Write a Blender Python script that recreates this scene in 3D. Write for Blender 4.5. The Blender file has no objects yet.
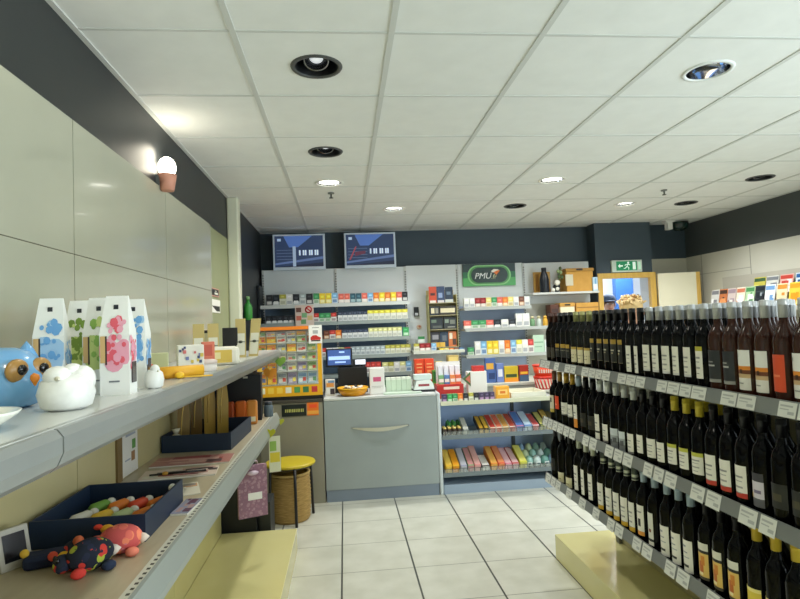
import bpy, bmesh, math, random
from mathutils import Vector, Matrix, Euler
random.seed(7)
PI = math.pi
SC = bpy.context.scene
COL = SC.collection

# ------------------------------------------------------------------ materials
def lin(c):
    c = c / 255.0
    return c / 12.92 if c <= 0.04045 else ((c + 0.055) / 1.055) ** 2.4

_mc = {}
def P(r, g, b, rough=0.5, metal=0.0, emit=0.0, trans=0.0, alpha=1.0, coat=0.0, spec=0.5):
    key = (r, g, b, rough, metal, emit, trans, alpha, coat, spec)
    if key in _mc:
        return _mc[key]
    m = bpy.data.materials.new('finish_%02x%02x%02x' % (int(r), int(g), int(b)))
    m.use_nodes = True
    n = m.node_tree.nodes['Principled BSDF']
    c = (lin(r), lin(g), lin(b), 1)
    n.inputs['Base Color'].default_value = c
    n.inputs['Roughness'].default_value = rough
    n.inputs['Metallic'].default_value = metal
    n.inputs['Transmission Weight'].default_value = trans
    n.inputs['Alpha'].default_value = alpha
    n.inputs['Coat Weight'].default_value = coat
    n.inputs['Specular IOR Level'].default_value = spec
    if emit:
        n.inputs['Emission Color'].default_value = c
        n.inputs['Emission Strength'].default_value = emit
    _mc[key] = m
    return m

def nodemat(name):
    m = bpy.data.materials.new(name)
    m.use_nodes = True
    nt = m.node_tree
    return m, nt, nt.nodes['Principled BSDF']

def mathn(nt, op, a, b=None, c=None):
    n = nt.nodes.new('ShaderNodeMath'); n.operation = op
    for i, x in enumerate((a, b, c)):
        if x is None: continue
        if isinstance(x, (int, float)): n.inputs[i].default_value = x
        else: nt.links.new(x, n.inputs[i])
    return n.outputs[0]

def mixn(nt, fac, a, b):
    n = nt.nodes.new('ShaderNodeMix'); n.data_type = 'RGBA'
    if isinstance(fac, (int, float)): n.inputs[0].default_value = fac
    else: nt.links.new(fac, n.inputs[0])
    for k, x in ((6, a), (7, b)):
        if isinstance(x, tuple): n.inputs[k].default_value = (lin(x[0]), lin(x[1]), lin(x[2]), 1)
        else: nt.links.new(x, n.inputs[k])
    return n.outputs[2]

def noise(nt, scale, detail=3.0, vec=None, kind='ShaderNodeTexNoise'):
    n = nt.nodes.new(kind); n.inputs['Scale'].default_value = scale
    if kind == 'ShaderNodeTexNoise': n.inputs['Detail'].default_value = detail
    if vec is None:
        tc = nt.nodes.new('ShaderNodeTexCoord'); vec = tc.outputs['Object']
    nt.links.new(vec, n.inputs['Vector'])
    return n

def ramp(nt, x, stops, const=False):
    n = nt.nodes.new('ShaderNodeValToRGB'); cr = n.color_ramp
    if const: cr.interpolation = 'CONSTANT'
    while len(cr.elements) < len(stops): cr.elements.new(0.5)
    for e, (p, c) in zip(cr.elements, stops):
        e.position = p; e.color = (lin(c[0]), lin(c[1]), lin(c[2]), 1)
    nt.links.new(x, n.inputs[0])
    return n.outputs[0]

def mottled(name, c1, c2, scale, rough, bump=0.0, coat=0.0, stretch=None):
    m, nt, b = nodemat(name)
    vec = None
    if stretch:
        tc = nt.nodes.new('ShaderNodeTexCoord'); mp = nt.nodes.new('ShaderNodeMapping')
        mp.inputs['Scale'].default_value = stretch
        nt.links.new(tc.outputs['Object'], mp.inputs[0]); vec = mp.outputs[0]
    n = noise(nt, scale, 4, vec)
    nt.links.new(ramp(nt, n.outputs[0], [(0.3, c1), (0.7, c2)]), b.inputs['Base Color'])
    b.inputs['Roughness'].default_value = rough
    b.inputs['Coat Weight'].default_value = coat
    if bump:
        bp = nt.nodes.new('ShaderNodeBump'); bp.inputs['Strength'].default_value = bump
        bp.inputs['Distance'].default_value = 0.002
        nt.links.new(n.outputs[0], bp.inputs['Height']); nt.links.new(bp.outputs[0], b.inputs['Normal'])
    return m

def floor_material():
    m, nt, b = nodemat('floor_tiles')
    tc = nt.nodes.new('ShaderNodeTexCoord'); sp = nt.nodes.new('ShaderNodeSeparateXYZ')
    nt.links.new(tc.outputs['Object'], sp.inputs[0])
    def joint(out, off, w):
        f = mathn(nt, 'FRACT', mathn(nt, 'DIVIDE', mathn(nt, 'ADD', out, 45 - off), 0.45))
        d = mathn(nt, 'MINIMUM', f, mathn(nt, 'SUBTRACT', 1.0, f))
        return mathn(nt, 'LESS_THAN', d, w / 0.45)
    jx = joint(sp.outputs[0], -0.0633, 0.0054)
    jy = joint(sp.outputs[1], 4.4706, 0.0028)
    n = noise(nt, 5.0, 5)
    base = ramp(nt, n.outputs[0], [(0.3, (188, 188, 174)), (0.7, (206, 206, 194))])
    c = mixn(nt, jy, base, (112, 112, 102))
    c = mixn(nt, jx, c, (62, 64, 60))
    nt.links.new(c, b.inputs['Base Color'])
    b.inputs['Roughness'].default_value = 0.28
    g = mathn(nt, 'MAXIMUM', jx, jy)
    bp = nt.nodes.new('ShaderNodeBump'); bp.invert = True
    bp.inputs['Strength'].default_value = 0.4; bp.inputs['Distance'].default_value = 0.003
    nt.links.new(g, bp.inputs['Height']); nt.links.new(bp.outputs[0], b.inputs['Normal'])
    return m

def plush_material(name, cols, scale):
    m, nt, b = nodemat(name)
    n = noise(nt, scale, kind='ShaderNodeTexVoronoi')
    n2 = noise(nt, scale * 0.45, 2)
    k = len(cols)
    c = ramp(nt, n2.outputs[0], [(0.36 + 0.28 * i / max(1, k - 2), cols[i + 1]) for i in range(k - 1)], True)
    c2 = mixn(nt, mathn(nt, 'GREATER_THAN', n.outputs['Distance'], 0.47), c, cols[0])
    nt.links.new(c2, b.inputs['Base Color'])
    b.inputs['Roughness'].default_value = 0.9
    return m

WHITE = P(240, 240, 238)
BLACK = P(20, 21, 23, 0.4)
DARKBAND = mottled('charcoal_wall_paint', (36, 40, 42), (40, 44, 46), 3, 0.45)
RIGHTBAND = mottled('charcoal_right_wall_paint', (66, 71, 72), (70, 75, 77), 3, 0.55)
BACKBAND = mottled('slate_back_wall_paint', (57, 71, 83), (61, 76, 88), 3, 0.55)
PANEL = mottled('cream_gloss_panel', (178, 177, 157), (184, 183, 163), 2, 0.14, coat=0.25)
PANELLOW = mottled('lower_cream_panel', (190, 178, 132), (196, 184, 139), 2, 0.25)
PANELR = mottled('pale_wall_panel', (200, 198, 186), (206, 204, 192), 2, 0.35)
CREAM = mottled('cream_laminate', (206, 199, 142), (212, 205, 149), 3, 0.13, stretch=(1, 1, 0.2))
SHELFMETAL = mottled('shelf_grey_metal', (128, 131, 128), (134, 137, 134), 6, 0.3)
SHELFTOP = mottled('shelf_laminate', (172, 159, 132), (183, 171, 145), 8, 0.35, stretch=(4, 1, 1))
COUNTER = mottled('counter_grey_laminate', (146, 155, 155), (151, 160, 160), 4, 0.35)
COUNTERDK = mottled('counter_olive_laminate', (138, 134, 118), (146, 142, 126), 4, 0.4)
COUNTERTOP = P(205, 207, 205, 0.3)
KICK = P(120, 132, 146, 0.4)
UNITBACK = P(104, 126, 150, 0.5)
UNITBLUE = P(176, 200, 240, 0.4)
UNITPANEL = P(222, 227, 229, 0.45)
UNITSHELF = P(168, 176, 172, 0.35)
STEEL = P(150, 152, 150, 0.3, 0.8)
CHROME = P(200, 202, 205, 0.12, 1.0)
WOOD = mottled('door_pine', (214, 172, 84), (226, 186, 98), 6, 0.4, stretch=(6, 6, 0.6))
NAVY = P(24, 42, 66, 0.5)
CARD = mottled('kraft_cardboard', (196, 146, 66), (206, 156, 76), 14, 0.8)
SKIN = P(206, 156, 130, 0.5)

# ------------------------------------------------------------------ mesh builder
class MB:
    def __init__(s):
        s.v = []; s.f = []; s.m = []; s.sm = []; s.mats = []
    def mi(s, m):
        if m not in s.mats: s.mats.append(m)
        return s.mats.index(m)
    def add(s, vs, fs, m, smooth=False, T=None):
        o = len(s.v)
        s.v += [tuple(T @ Vector(v)) if T else tuple(v) for v in vs]
        for k, f in enumerate(fs):
            s.f.append([i + o for i in f])
            s.m.append(s.mi(m[k] if isinstance(m, list) else m)); s.sm.append(smooth)
        return s
    def box(s, x0, x1, y0, y1, z0, z1, m, T=None, b=0.0):
        if b:
            bm = bmesh.new()
            bmesh.ops.create_cube(bm, size=1)
            for v in bm.verts:
                v.co = Vector(((x0 + x1) / 2 + v.co.x * (x1 - x0), (y0 + y1) / 2 + v.co.y * (y1 - y0), (z0 + z1) / 2 + v.co.z * (z1 - z0)))
            bmesh.ops.bevel(bm, geom=bm.edges[:], offset=b, segments=2, affect='EDGES', profile=0.5)
            bm.verts.index_update()
            s.add([v.co.copy() for v in bm.verts], [[v.index for v in f.verts] for f in bm.faces], m, False, T)
            bm.free()
            return s
        vs = [(x0, y0, z0), (x1, y0, z0), (x1, y1, z0), (x0, y1, z0), (x0, y0, z1), (x1, y0, z1), (x1, y1, z1), (x0, y1, z1)]
        fs = [(0, 3, 2, 1), (4, 5, 6, 7), (0, 1, 5, 4), (1, 2, 6, 5), (2, 3, 7, 6), (3, 0, 4, 7)]
        return s.add(vs, fs, m, False, T)
    def quad(s, a, b, c, d, m, T=None): return s.add([a, b, c, d], [(0, 1, 2, 3)], m, False, T)
    def lathe(s, prof, m, c=(0, 0, 0), n=18, smooth=True, T=None, caps=True, sx=1.0, sy=1.0):
        vs = []; fs = []; ms = []
        for r, z in prof:
            for i in range(n):
                a = 2 * PI * i / n
                vs.append((c[0] + sx * r * math.cos(a), c[1] + sy * r * math.sin(a), c[2] + z))
        for j in range(len(prof) - 1):
            for i in range(n):
                k = (i + 1) % n
                fs.append((j * n + i, j * n + k, (j + 1) * n + k, (j + 1) * n + i))
                ms.append(m[j] if isinstance(m, list) else m)
        if caps:
            if prof[0][0] > 1e-6: fs.append(tuple(range(n - 1, -1, -1))); ms.append(m[0] if isinstance(m, list) else m)
            if prof[-1][0] > 1e-6:
                o = (len(prof) - 1) * n; fs.append(tuple(range(o, o + n))); ms.append(m[-1] if isinstance(m, list) else m)
        return s.add(vs, fs, ms, smooth, T)
    def ball(s, c, r, m, n=16, T=None):
        rx, ry, rz = r if isinstance(r, tuple) else (r, r, r)
        k = max(6, n // 2)
        prof = [(max(1e-7, math.sin(PI * i / k)), -math.cos(PI * i / k)) for i in range(k + 1)]
        vs = []; fs = []
        for pr, pz in prof:
            for i in range(n):
                a = 2 * PI * i / n
                vs.append((c[0] + rx * pr * math.cos(a), c[1] + ry * pr * math.sin(a), c[2] + rz * pz))
        for j in range(k):
            for i in range(n):
                q = (i + 1) % n
                fs.append((j * n + i, j * n + q, (j + 1) * n + q, (j + 1) * n + i))
        return s.add(vs, fs, m, True, T)
    def tube(s, pts, r, m, n=8, T=None):
        pts = [Vector(p) for p in pts]; vs = []; fs = []
        rs = r if isinstance(r, (list, tuple)) else [r] * len(pts)
        up = Vector((0, 0, 1)); prev = None
        for i, p in enumerate(pts):
            d = (pts[min(i + 1, len(pts) - 1)] - pts[max(i - 1, 0)]).normalized()
            if prev is None:
                a = d.cross(up if abs(d.z) < 0.9 else Vector((1, 0, 0))).normalized()
            else:
                a = (prev - d * prev.dot(d)).normalized()
            prev = a; b = d.cross(a)
            for k in range(n):
                t = 2 * PI * k / n
                vs.append(p + rs[i] * (math.cos(t) * a + math.sin(t) * b))
        for i in range(len(pts) - 1):
            for k in range(n):
                q = (k + 1) % n
                fs.append((i * n + k, i * n + q, (i + 1) * n + q, (i + 1) * n + k))
        fs.append(tuple(range(n - 1, -1, -1))); o = (len(pts) - 1) * n; fs.append(tuple(range(o, o + n)))
        return s.add(vs, fs, m, True, T)
    def patch(s, r, z0, z1, a0, a1, m, n=8):
        vs = []; fs = []
        for i in range(n + 1):
            a = a0 + (a1 - a0) * i / n
            vs += [(r * math.cos(a), r * math.sin(a), z0), (r * math.cos(a), r * math.sin(a), z1)]
        for i in range(n): fs.append((2 * i, 2 * i + 2, 2 * i + 3, 2 * i + 1))
        return s.add(vs, fs, m, True)
    def prism(s, poly, lo, hi, m, axis='y', T=None):
        def mk(a, b, t): return {'y': (a, t, b), 'x': (t, a, b), 'z': (a, b, t)}[axis]
        n = len(poly)
        vs = [mk(a, b, lo) for a, b in poly] + [mk(a, b, hi) for a, b in poly]
        fs = [tuple(range(n)), tuple(range(2 * n - 1, n - 1, -1))] + [(i, (i + 1) % n, n + (i + 1) % n, n + i) for i in range(n)]
        return s.add(vs, fs, m, False, T)
    def mesh(s, name):
        me = bpy.data.meshes.new(name)
        me.from_pydata(s.v, [], s.f)
        for m in s.mats: me.materials.append(m)
        me.polygons.foreach_set('material_index', s.m)
        me.polygons.foreach_set('use_smooth', s.sm)
        bm = bmesh.new(); bm.from_mesh(me)
        bmesh.ops.remove_doubles(bm, verts=bm.verts, dist=1e-6)
        bmesh.ops.recalc_face_normals(bm, faces=bm.faces)
        bm.to_mesh(me); bm.free()
        me.update()
        return me
    def build(s, name, parent=None, loc=None, rz=0.0):
        return link(name, s.mesh(name), parent, loc, rz)

def link(name, me, parent=None, loc=None, rz=0.0):
    o = bpy.data.objects.new(name, me); COL.objects.link(o)
    if parent: o.parent = parent
    if loc: o.location = loc
    if rz: o.rotation_euler = (0, 0, rz)
    return o

def tag(o, label, cat, group=None, kind=None):
    o['label'] = label; o['category'] = cat
    if group: o['group'] = group
    if kind: o['kind'] = kind
    return o
def thing(name, label, cat, loc=(0, 0, 0), rz=0.0, group=None):
    return tag(link(name, None, None, loc, rz), label, cat, group)
def struct(mb, name):
    o = mb.build(name); o['kind'] = 'structure'; return o
def copy_tree(o, parent=None):
    c = o.copy(); COL.objects.link(c)
    if parent: c.parent = parent
    for ch in list(o.children): copy_tree(ch, c)
    return c
ORD = ['first', 'second', 'third', 'fourth', 'fifth', 'sixth', 'seventh', 'eighth', 'ninth', 'tenth', 'eleventh', 'twelfth', 'thirteenth',
       'fourteenth', 'fifteenth', 'sixteenth', 'seventeenth', 'eighteenth', 'nineteenth', 'twentieth', 'twenty-first', 'twenty-second',
       'twenty-third', 'twenty-fourth', 'twenty-fifth', 'twenty-sixth', 'twenty-seventh', 'twenty-eighth']
def text_mesh(s, size, depth, m, shear=0.0, name='lettering'):
    cu = bpy.data.curves.new(name, 'FONT'); cu.body = s; cu.size = size; cu.extrude = depth; cu.shear = shear
    cu.align_x = 'CENTER'; cu.align_y = 'CENTER'
    o = bpy.data.objects.new(name, cu); COL.objects.link(o)
    dg = bpy.context.evaluated_depsgraph_get()
    me = bpy.data.meshes.new_from_object(o.evaluated_get(dg))
    bpy.data.objects.remove(o); me.materials.clear(); me.materials.append(m)
    return me

# ------------------------------------------------------------------ room shell
HC = 2.641; XL = -0.95; XR = 4.32; YB = 6.7; YF = -2.6
mb = MB(); mb.box(XL - 0.1, XR + 0.1, YF, 9.0, -0.08, 0.0, floor_material()); struct(mb, 'floor')

# left wall
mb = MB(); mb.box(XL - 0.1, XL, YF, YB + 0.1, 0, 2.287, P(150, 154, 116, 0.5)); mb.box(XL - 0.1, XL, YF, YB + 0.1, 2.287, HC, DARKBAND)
mb.box(XL, XL + 0.012, 4.93, YB, 0, HC, DARKBAND)
struct(mb, 'wall_left')
mb = MB()
ys = [-2.55, -1.03, 0.0, 1.04, 2.075, 3.12, 4.152]
for a, b in zip(ys, ys[1:]):
    for z0, z1 in ((0.0, 0.40), (0.40, 0.86), (0.86, 1.33), (1.33, 1.806), (1.806, 2.287)):
        mb.box(XL, XL + 0.018, a + 0.0025, b - 0.0025, z0 + 0.0015, z1 - 0.0015, PANEL if z0 > 1.3 else PANELLOW)
mb.box(XL, XL + 0.008, -2.55, 4.15, 0, 2.285, P(142, 122, 88, 0.7))
o = struct(mb, 'trim_1')
mb = MB(); mb.box(XL, -0.857, 4.83, 4.945, 0, HC, P(214, 214, 192, 0.5), b=0.012); struct(mb, 'trim_2')
# thin brown post strip on left wall between the shelves
mb = MB(); mb.box(XL + 0.018, XL + 0.027, 2.40, 2.45, 0.9, 1.30, P(120, 98, 60, 0.5)); struct(mb, 'trim_3')

# right wall
WY0, WY1 = -1.9, 1.9
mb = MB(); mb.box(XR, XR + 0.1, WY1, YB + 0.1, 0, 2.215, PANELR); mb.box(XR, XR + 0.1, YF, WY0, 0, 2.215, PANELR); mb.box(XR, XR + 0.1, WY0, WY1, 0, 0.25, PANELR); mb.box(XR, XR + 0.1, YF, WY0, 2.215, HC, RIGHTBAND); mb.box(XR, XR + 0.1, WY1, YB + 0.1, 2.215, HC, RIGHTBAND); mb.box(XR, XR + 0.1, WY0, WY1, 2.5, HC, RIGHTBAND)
for y in (6.4, 5.58, 4.5, 3.4):
    mb.box(XR - 0.002, XR, y - 0.004, y + 0.004, 0, 2.215, P(150, 148, 138))
for z in (1.98,):
    mb.box(XR - 0.002, XR, 5.58, YB, z - 0.003, z + 0.003, P(150, 148, 138))
struct(mb, 'wall_right')

# back wall with the projecting door bay
mb = MB()
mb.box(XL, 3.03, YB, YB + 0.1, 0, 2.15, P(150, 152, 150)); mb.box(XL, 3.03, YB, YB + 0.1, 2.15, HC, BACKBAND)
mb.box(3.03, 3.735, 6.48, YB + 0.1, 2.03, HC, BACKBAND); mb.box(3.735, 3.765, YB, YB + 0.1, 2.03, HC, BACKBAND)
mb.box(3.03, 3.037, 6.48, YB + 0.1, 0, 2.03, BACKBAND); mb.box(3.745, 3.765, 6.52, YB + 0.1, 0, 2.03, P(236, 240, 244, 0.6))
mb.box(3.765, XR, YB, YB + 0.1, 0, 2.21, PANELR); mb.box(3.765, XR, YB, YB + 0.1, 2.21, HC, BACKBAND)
struct(mb, 'wall_back')
# door frame and open leaf
d = link('door_1', None); d['kind'] = 'structure'
mb = MB()
mb.box(3.037, 3.095, 6.465, 6.54, 0, 2.03, WOOD); mb.box(3.695, 3.765, 6.465, 6.52, 0, 2.03, WOOD); mb.box(3.095, 3.695, 6.465, 6.54, 1.967, 2.03, WOOD)
mb.build('door_frame', d)
leaf = MB(); T = Matrix.Translation((3.775, 6.46, 0)) @ Matrix.Rotation(math.radians(-14), 4, 'Z')
leaf.box(0.0, 0.43, -0.04, 0, 0.01, 2.005, P(238, 232, 206, 0.4), T); leaf.box(0.43, 0.475, -0.042, 0.002, 0.01, 2.005, WOOD, T)
lf = leaf.build('door_leaf', d)
hd = MB(); hd.tube([(0.41, -0.04, 1.02), (0.41, -0.085, 1.02), (0.30, -0.085, 1.02)], 0.009, CHROME, T=T); hd.build('door_handle', lf)
# room beyond the door
mb = MB(); W2 = P(236, 240, 244, 0.6)
mb.box(2.3, 6.2, 8.9, 9.0, 0, HC, W2); mb.box(2.2, 2.3, 6.8, 9.0, 0, HC, W2); mb.box(6.2, 6.3, 6.8, 9.0, 0, HC, W2); mb.box(XR + 0.1, 6.2, 6.75, 6.8, 0, HC, W2)
mb.box(XR + .1, 6.2, 6.8, 9.0, -.08, 0, W2)
mb.box(2.3, 6.2, 6.8, 9.0, HC, HC + 0.05, W2); struct(mb, 'wall_beyond')
mb = MB(); mb.box(4.14, 4.42, 8.22, 8.34, 0, 2.62, P(46, 96, 160, 0.5), b=0.01)
tag(mb.build('pillar_panel'), 'tall bright blue panel seen through the open doorway', 'panel')
mb = MB(); mb.box(3.99, 4.02, 8.5, 8.53, 0, 2.62, P(120, 176, 224, 0.5)); tag(mb.build('upright_rail'), 'thin pale blue upright strip left of the blue panel in the doorway', 'rail')

# front of the shop behind the camera, and the wide shop window in the right wall
mb = MB(); mb.box(XL - 0.1, XR + 0.1, YF - 0.1, YF, 0, HC + 0.1, PANELR); struct(mb, 'wall_front')
w = link('window_1', None); w['kind'] = 'structure'
mb = MB(); G = P(90, 94, 98, 0.4, 0.6)
for y in (WY0, -0.63, 0.63, WY1 - 0.06): mb.box(XR + 0.03, XR + 0.09, y, y + 0.06, 0.25, 2.5, G)
mb.box(XR + 0.03, XR + 0.09, WY0, WY1, 0.25, 0.31, G); mb.box(XR + 0.03, XR + 0.09, WY0, WY1, 2.44, 2.5, G)
mb.build('window_frame', w)

# ceiling: tiles with holes for the downlights and a T-bar grid
LIGHTS = [(-0.08, 2.413, 'off'), (-0.08, 3.61, 'off'), (-0.078, 4.40, 'on'), (0.523, 5.43, 'on'), (1.722, 4.397, 'on'), (1.722, 5.395, 'off'),
          (2.86, 5.393, 'on'), (3.514, 5.397, 'off'), (3.559, 4.42, 'off'), (1.727, 2.425, 'blue'),
          (-0.08, 0.62, 'off'), (1.727, 0.62, 'off'), (3.55, 2.42, 'off'), (3.55, 0.62, 'off'), (-0.08, -1.18, 'off'), (1.727, -1.18, 'off'), (3.55, -1.18, 'off')]  # this row: extra downlights out of view, added to light the room
TILE = mottled('ceiling_mineral_tile', (228, 230, 228), (233, 235, 233), 9, 0.85, bump=0.1)
GRID = P(204, 207, 204, 0.5)
RL = 0.096
mb = MB()
gx = [XL - 0.1] + [-0.3798 - 0.6 + 0.6 * k for k in range(10) if XL < -0.98 + 0.6 * k < XR] + [XR + 0.1]
gy = [YF - 0.1] + [2.1209 - 4.8 + 0.6 * k for k in range(20) if YF < -2.679 + 0.6 * k < YB] + [YB + 0.1]
for x0, x1 in zip(gx, gx[1:]):
    for y0, y1 in zip(gy, gy[1:]):
        hit = [l for l in LIGHTS if x0 < l[0] < x1 and y0 < l[1] < y1]
        if not hit:
            mb.quad((x0, y0, HC), (x0, y1, HC), (x1, y1, HC), (x1, y0, HC), TILE); continue
        cx, cy, _ = hit[0]; n = 32; vs = []; fs = []
        for i in range(n):
            a = 2 * PI * i / n; c, s = math.cos(a), math.sin(a)
            tx = ((x1 - cx) if c > 0 else (x0 - cx)) / c if abs(c) > 1e-6 else 1e9
            ty = ((y1 - cy) if s > 0 else (y0 - cy)) / s if abs(s) > 1e-6 else 1e9
            t = min(tx, ty)
            vs += [(cx + RL * c, cy + RL * s, HC), (cx + t * c, cy + t * s, HC)]
        for i in range(n):
            k = (i + 1) % n; fs.append((2 * i, 2 * i + 1, 2 * k + 1, 2 * k))
        mb.add(vs, fs, TILE)
        for ex, ey in ((x0, y0), (x0, y1), (x1, y0), (x1, y1)):
            ang = math.atan2(ey - cy, ex - cx) % (2 * PI); i = int(ang / (2 * PI) * n); k = (i + 1) % n
            mb.add([vs[2 * i + 1], vs[2 * k + 1], (ex, ey, HC)], [(0, 1, 2)], TILE)
for x in gx[1:-1]: mb.box(x - 0.012, x + 0.012, YF, YB, HC - 0.004, HC + 0.001, GRID)
for y in gy[1:-1]: mb.box(XL, XR, y - 0.007, y + 0.007, HC - 0.003, HC + 0.001, GRID)
mb.box(XL, XL + 0.022, YF, YB, HC - 0.006, HC + 0.001, GRID); mb.box(XR - 0.022, XR, YF, YB, HC - 0.006, HC + 0.001, GRID)
mb.box(XL, 3.03, YB - 0.022, YB, HC - 0.006, HC + 0.001, GRID)
mb.box(XL - 0.1, XR + 0.1, YF - 0.1, YB + 0.1, HC + 0.2, HC + 0.25, P(120, 120, 120))
struct(mb, 'ceiling')

# ------------------------------------------------------------------ downlights
DL = {'off': ('dark recessed', P(70, 72, 72, 0.4)), 'on': ('glowing recessed', P(225, 225, 218, 0.4)), 'blue': ('white rimmed mirrored', P(228, 232, 232, 0.4))}
WHERE = {0: 'nearest the camera above the left shelves', 1: 'second along the left row of ceiling lights', 2: 'third along the left row, just before a sprinkler',
         3: 'above the right of the two screens', 4: 'in the middle row over the counter aisle', 5: 'in the middle row near the back wall',
         6: 'in front of the dark door bay', 7: 'near the security camera corner', 8: 'high by the right wall', 9: 'nearest the camera over the wine shelves', 10: 'added for light straight above the camera on the left', 11: 'added for light above and right of the camera', 12: 'added unseen by the right wall level with the near bottles',
         13: 'added unseen above the wide shop window', 14: 'added unseen behind the camera in the left row', 15: 'added unseen behind the camera in the middle row', 16: 'added unseen behind the camera in the right row'}
LAMP_E = 29.0
for i, (x, y, kind) in enumerate(LIGHTS):
    ds, ring = DL[kind]
    t = thing('downlight', '%s round downlight %s' % (ds, WHERE[i]), 'ceiling light', (x, y, HC), 0, 'recessed round ceiling downlights')
    m = MB(); m.lathe([(RL - 0.004, -0.001), (RL - 0.002, -0.006), (RL + 0.012, -0.006), (RL + 0.016, 0.0)], ring, n=32, caps=False); m.build('trim_ring', t)
    inner = CHROME if kind != 'off' else P(46, 48, 50, 0.3, 0.6)
    m = MB(); m.lathe([(RL - 0.003, -0.002), (0.088, 0.04), (0.08, 0.12), (0.03, 0.14), (1e-5, 0.14)], inner, n=32, caps=False); m.build('housing', t)
    m = MB(); A = Matrix.Translation((0, 0, 0.035)) @ Matrix.Rotation(math.radians({'off': -24, 'on': 0, 'blue': 24}[kind]), 4, 'X')
    m.lathe([(0.05, -0.012), (0.056, -0.012), (0.05, 0.03), (0.03, 0.05)], P(150, 152, 155, 0.2, 0.9), n=24, caps=False, T=A)
    m.build('reflector', t)
    m = MB()
    if kind == 'on': m.lathe([(1e-5, -0.022), (0.074, -0.016), (0.072, -0.002), (1e-5, 0.0)], P(255, 250, 236, emit=9.0), n=24, T=A)
    elif kind == 'blue': m.box(-0.02, 0.0, -0.045, 0.045, -0.004, 0.004, P(255, 240, 210, emit=3.0), A); m.box(-0.05, -0.03, -0.04, 0.04, -0.004, 0.004, P(110, 160, 230, emit=1.0), A); m.box(0.03, 0.05, -0.04, 0.04, -0.004, 0.004, P(110, 160, 230, emit=1.0), A)
    else: m.lathe([(1e-5, 0.004), (0.03, 0.006), (0.028, 0.014), (1e-5, 0.016)], P(236, 240, 246, emit=0.7), n=20, T=A)
    m.build('bulb', t)
    li = bpy.data.lights.new('downlight_beam', 'SPOT'); li.energy = LAMP_E * (2.25 if y > 4.3 else 1.0); li.spot_size = math.radians(146 if y > 4.3 else 128); li.spot_blend = 0.8; li.shadow_soft_size = 0.06
    li.color = (1.0, 0.97, 0.84) if x < 0.2 and y < 4.3 else (0.98, 1.0, 0.98)
    lo = bpy.data.objects.new('beam', li); COL.objects.link(lo); lo.parent = t; lo.location = (0, 0, -0.012)
def wall_lamp(y, label):
    t = thing('wall_lamp', label, 'wall lamp', (XL, y, 2.295), 0, 'small uplights along the left wall')
    m = MB(); m.box(0.0, 0.02, -0.03, 0.03, -0.03, 0.05, STEEL); m.build('wall_bracket', t)
    m = MB(); m.lathe([(0.028, -0.03), (0.034, -0.03), (0.048, 0.055), (0.044, 0.055)], P(214, 150, 128, 0.5), c=(0.05, 0, 0), n=20, caps=False)
    m.lathe([(1e-5, -0.03), (0.03, -0.03)], P(214, 150, 128, 0.5), c=(0.05, 0, 0), n=20, caps=False); m.build('lamp_shade', t)
    m = MB(); m.ball((0.05, 0, 0.095), (0.046, 0.046, 0.055), P(255, 246, 222, emit=16.0)); m.build('bulb', t)
    li = bpy.data.lights.new('uplight', 'POINT'); li.energy = 1.5; li.shadow_soft_size = 0.05; li.color = (1, 0.92, 0.74)
    lo = bpy.data.objects.new('uplight', li); COL.objects.link(lo); lo.parent = t; lo.location = (0.055, 0, 0.165)
wall_lamp(3.05, 'small wall uplight with peach shade glowing above the cream panels')
wall_lamp(1.46, 'glowing uplight on the left wall, nearer the camera than the peach one')

def sprinkler(x, y, label):
    t = thing('sprinkler', label, 'sprinkler', (x, y, HC), 0, 'ceiling sprinklers'); t.scale = (0.75, 0.75, 0.8)
    m = MB(); m.lathe([(0.038, 0), (0.036, -0.012), (0.012, -0.016)], P(120, 122, 120, 0.4), n=18); m.build('rose', t)
    m = MB(); m.lathe([(0.009, -0.016), (0.009, -0.05), (0.024, -0.052), (0.024, -0.058), (1e-5, -0.06)], P(80, 82, 80, 0.4, 0.5), n=14); m.build('sprinkler_head', t)
sprinkler(-0.07, 4.73, 'small dark sprinkler head behind the lit left ceiling light')
sprinkler(2.928, 4.81, 'small dark sprinkler head on the ceiling above the wine shelves')

t = thing('security_camera', 'white bracket and dark dome security camera in the back right ceiling corner', 'camera', (3.94, 6.42, HC))
m = MB(); m.box(-0.05, 0.24, -0.03, 0.06, -0.022, 0.0, WHITE); m.box(-0.03, 0.03, -0.04, 0.04, -0.11, -0.02, WHITE, b=0.006); m.build('bracket', t)
m = MB(); m.lathe([(0.1, -0.022), (0.104, -0.05), (0.09, -0.09), (0.055, -0.12), (1e-5, -0.128)], P(22, 44, 40, 0.15), c=(0.145, 0.01, 0), n=24); m.build('dome', t)

# ------------------------------------------------------------------ left shelving
t = thing('wall_shelf', 'upper grey metal shelf along the left wall holding gift items', 'shelf', (0, 0, 0))
m = MB(); m.box(XL + 0.018, -0.505, -1.2, 4.4, 1.33, 1.36, P(205, 207, 204, 0.22)); m.build('shelf_board', t)
for a, b in ((-1.2, 1.035), (1.04, 4.4)):
    m = MB(); m.prism([(-0.515, 1.361), (-0.498, 1.358), (-0.488, 1.345), (-0.488, 1.318), (-0.498, 1.296), (-0.512, 1.284), (-0.53, 1.284), (-0.53, 1.33)], a, b, SHELFMETAL); m.build('fascia', t)
for y in (1.04, 2.9, 4.3):
    m = MB(); m.prism([(XL + 0.018, 1.33), (-0.56, 1.33), (-0.56, 1.31), (XL + 0.018, 1.24)], y - 0.012, y + 0.012, SHELFMETAL); m.build('bracket', t)
t = thing('display_shelf', 'lower wide shelf along the left wall with a perforated front edge', 'shelf')
m = MB(); m.box(XL + 0.018, -0.53, -0.6, 4.12, 0.895, 0.92, SHELFTOP); m.box(-0.53, -0.5, -0.6, 4.12, 0.895, 0.9205, P(205, 205, 192, 0.4))
k = -0.58
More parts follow.
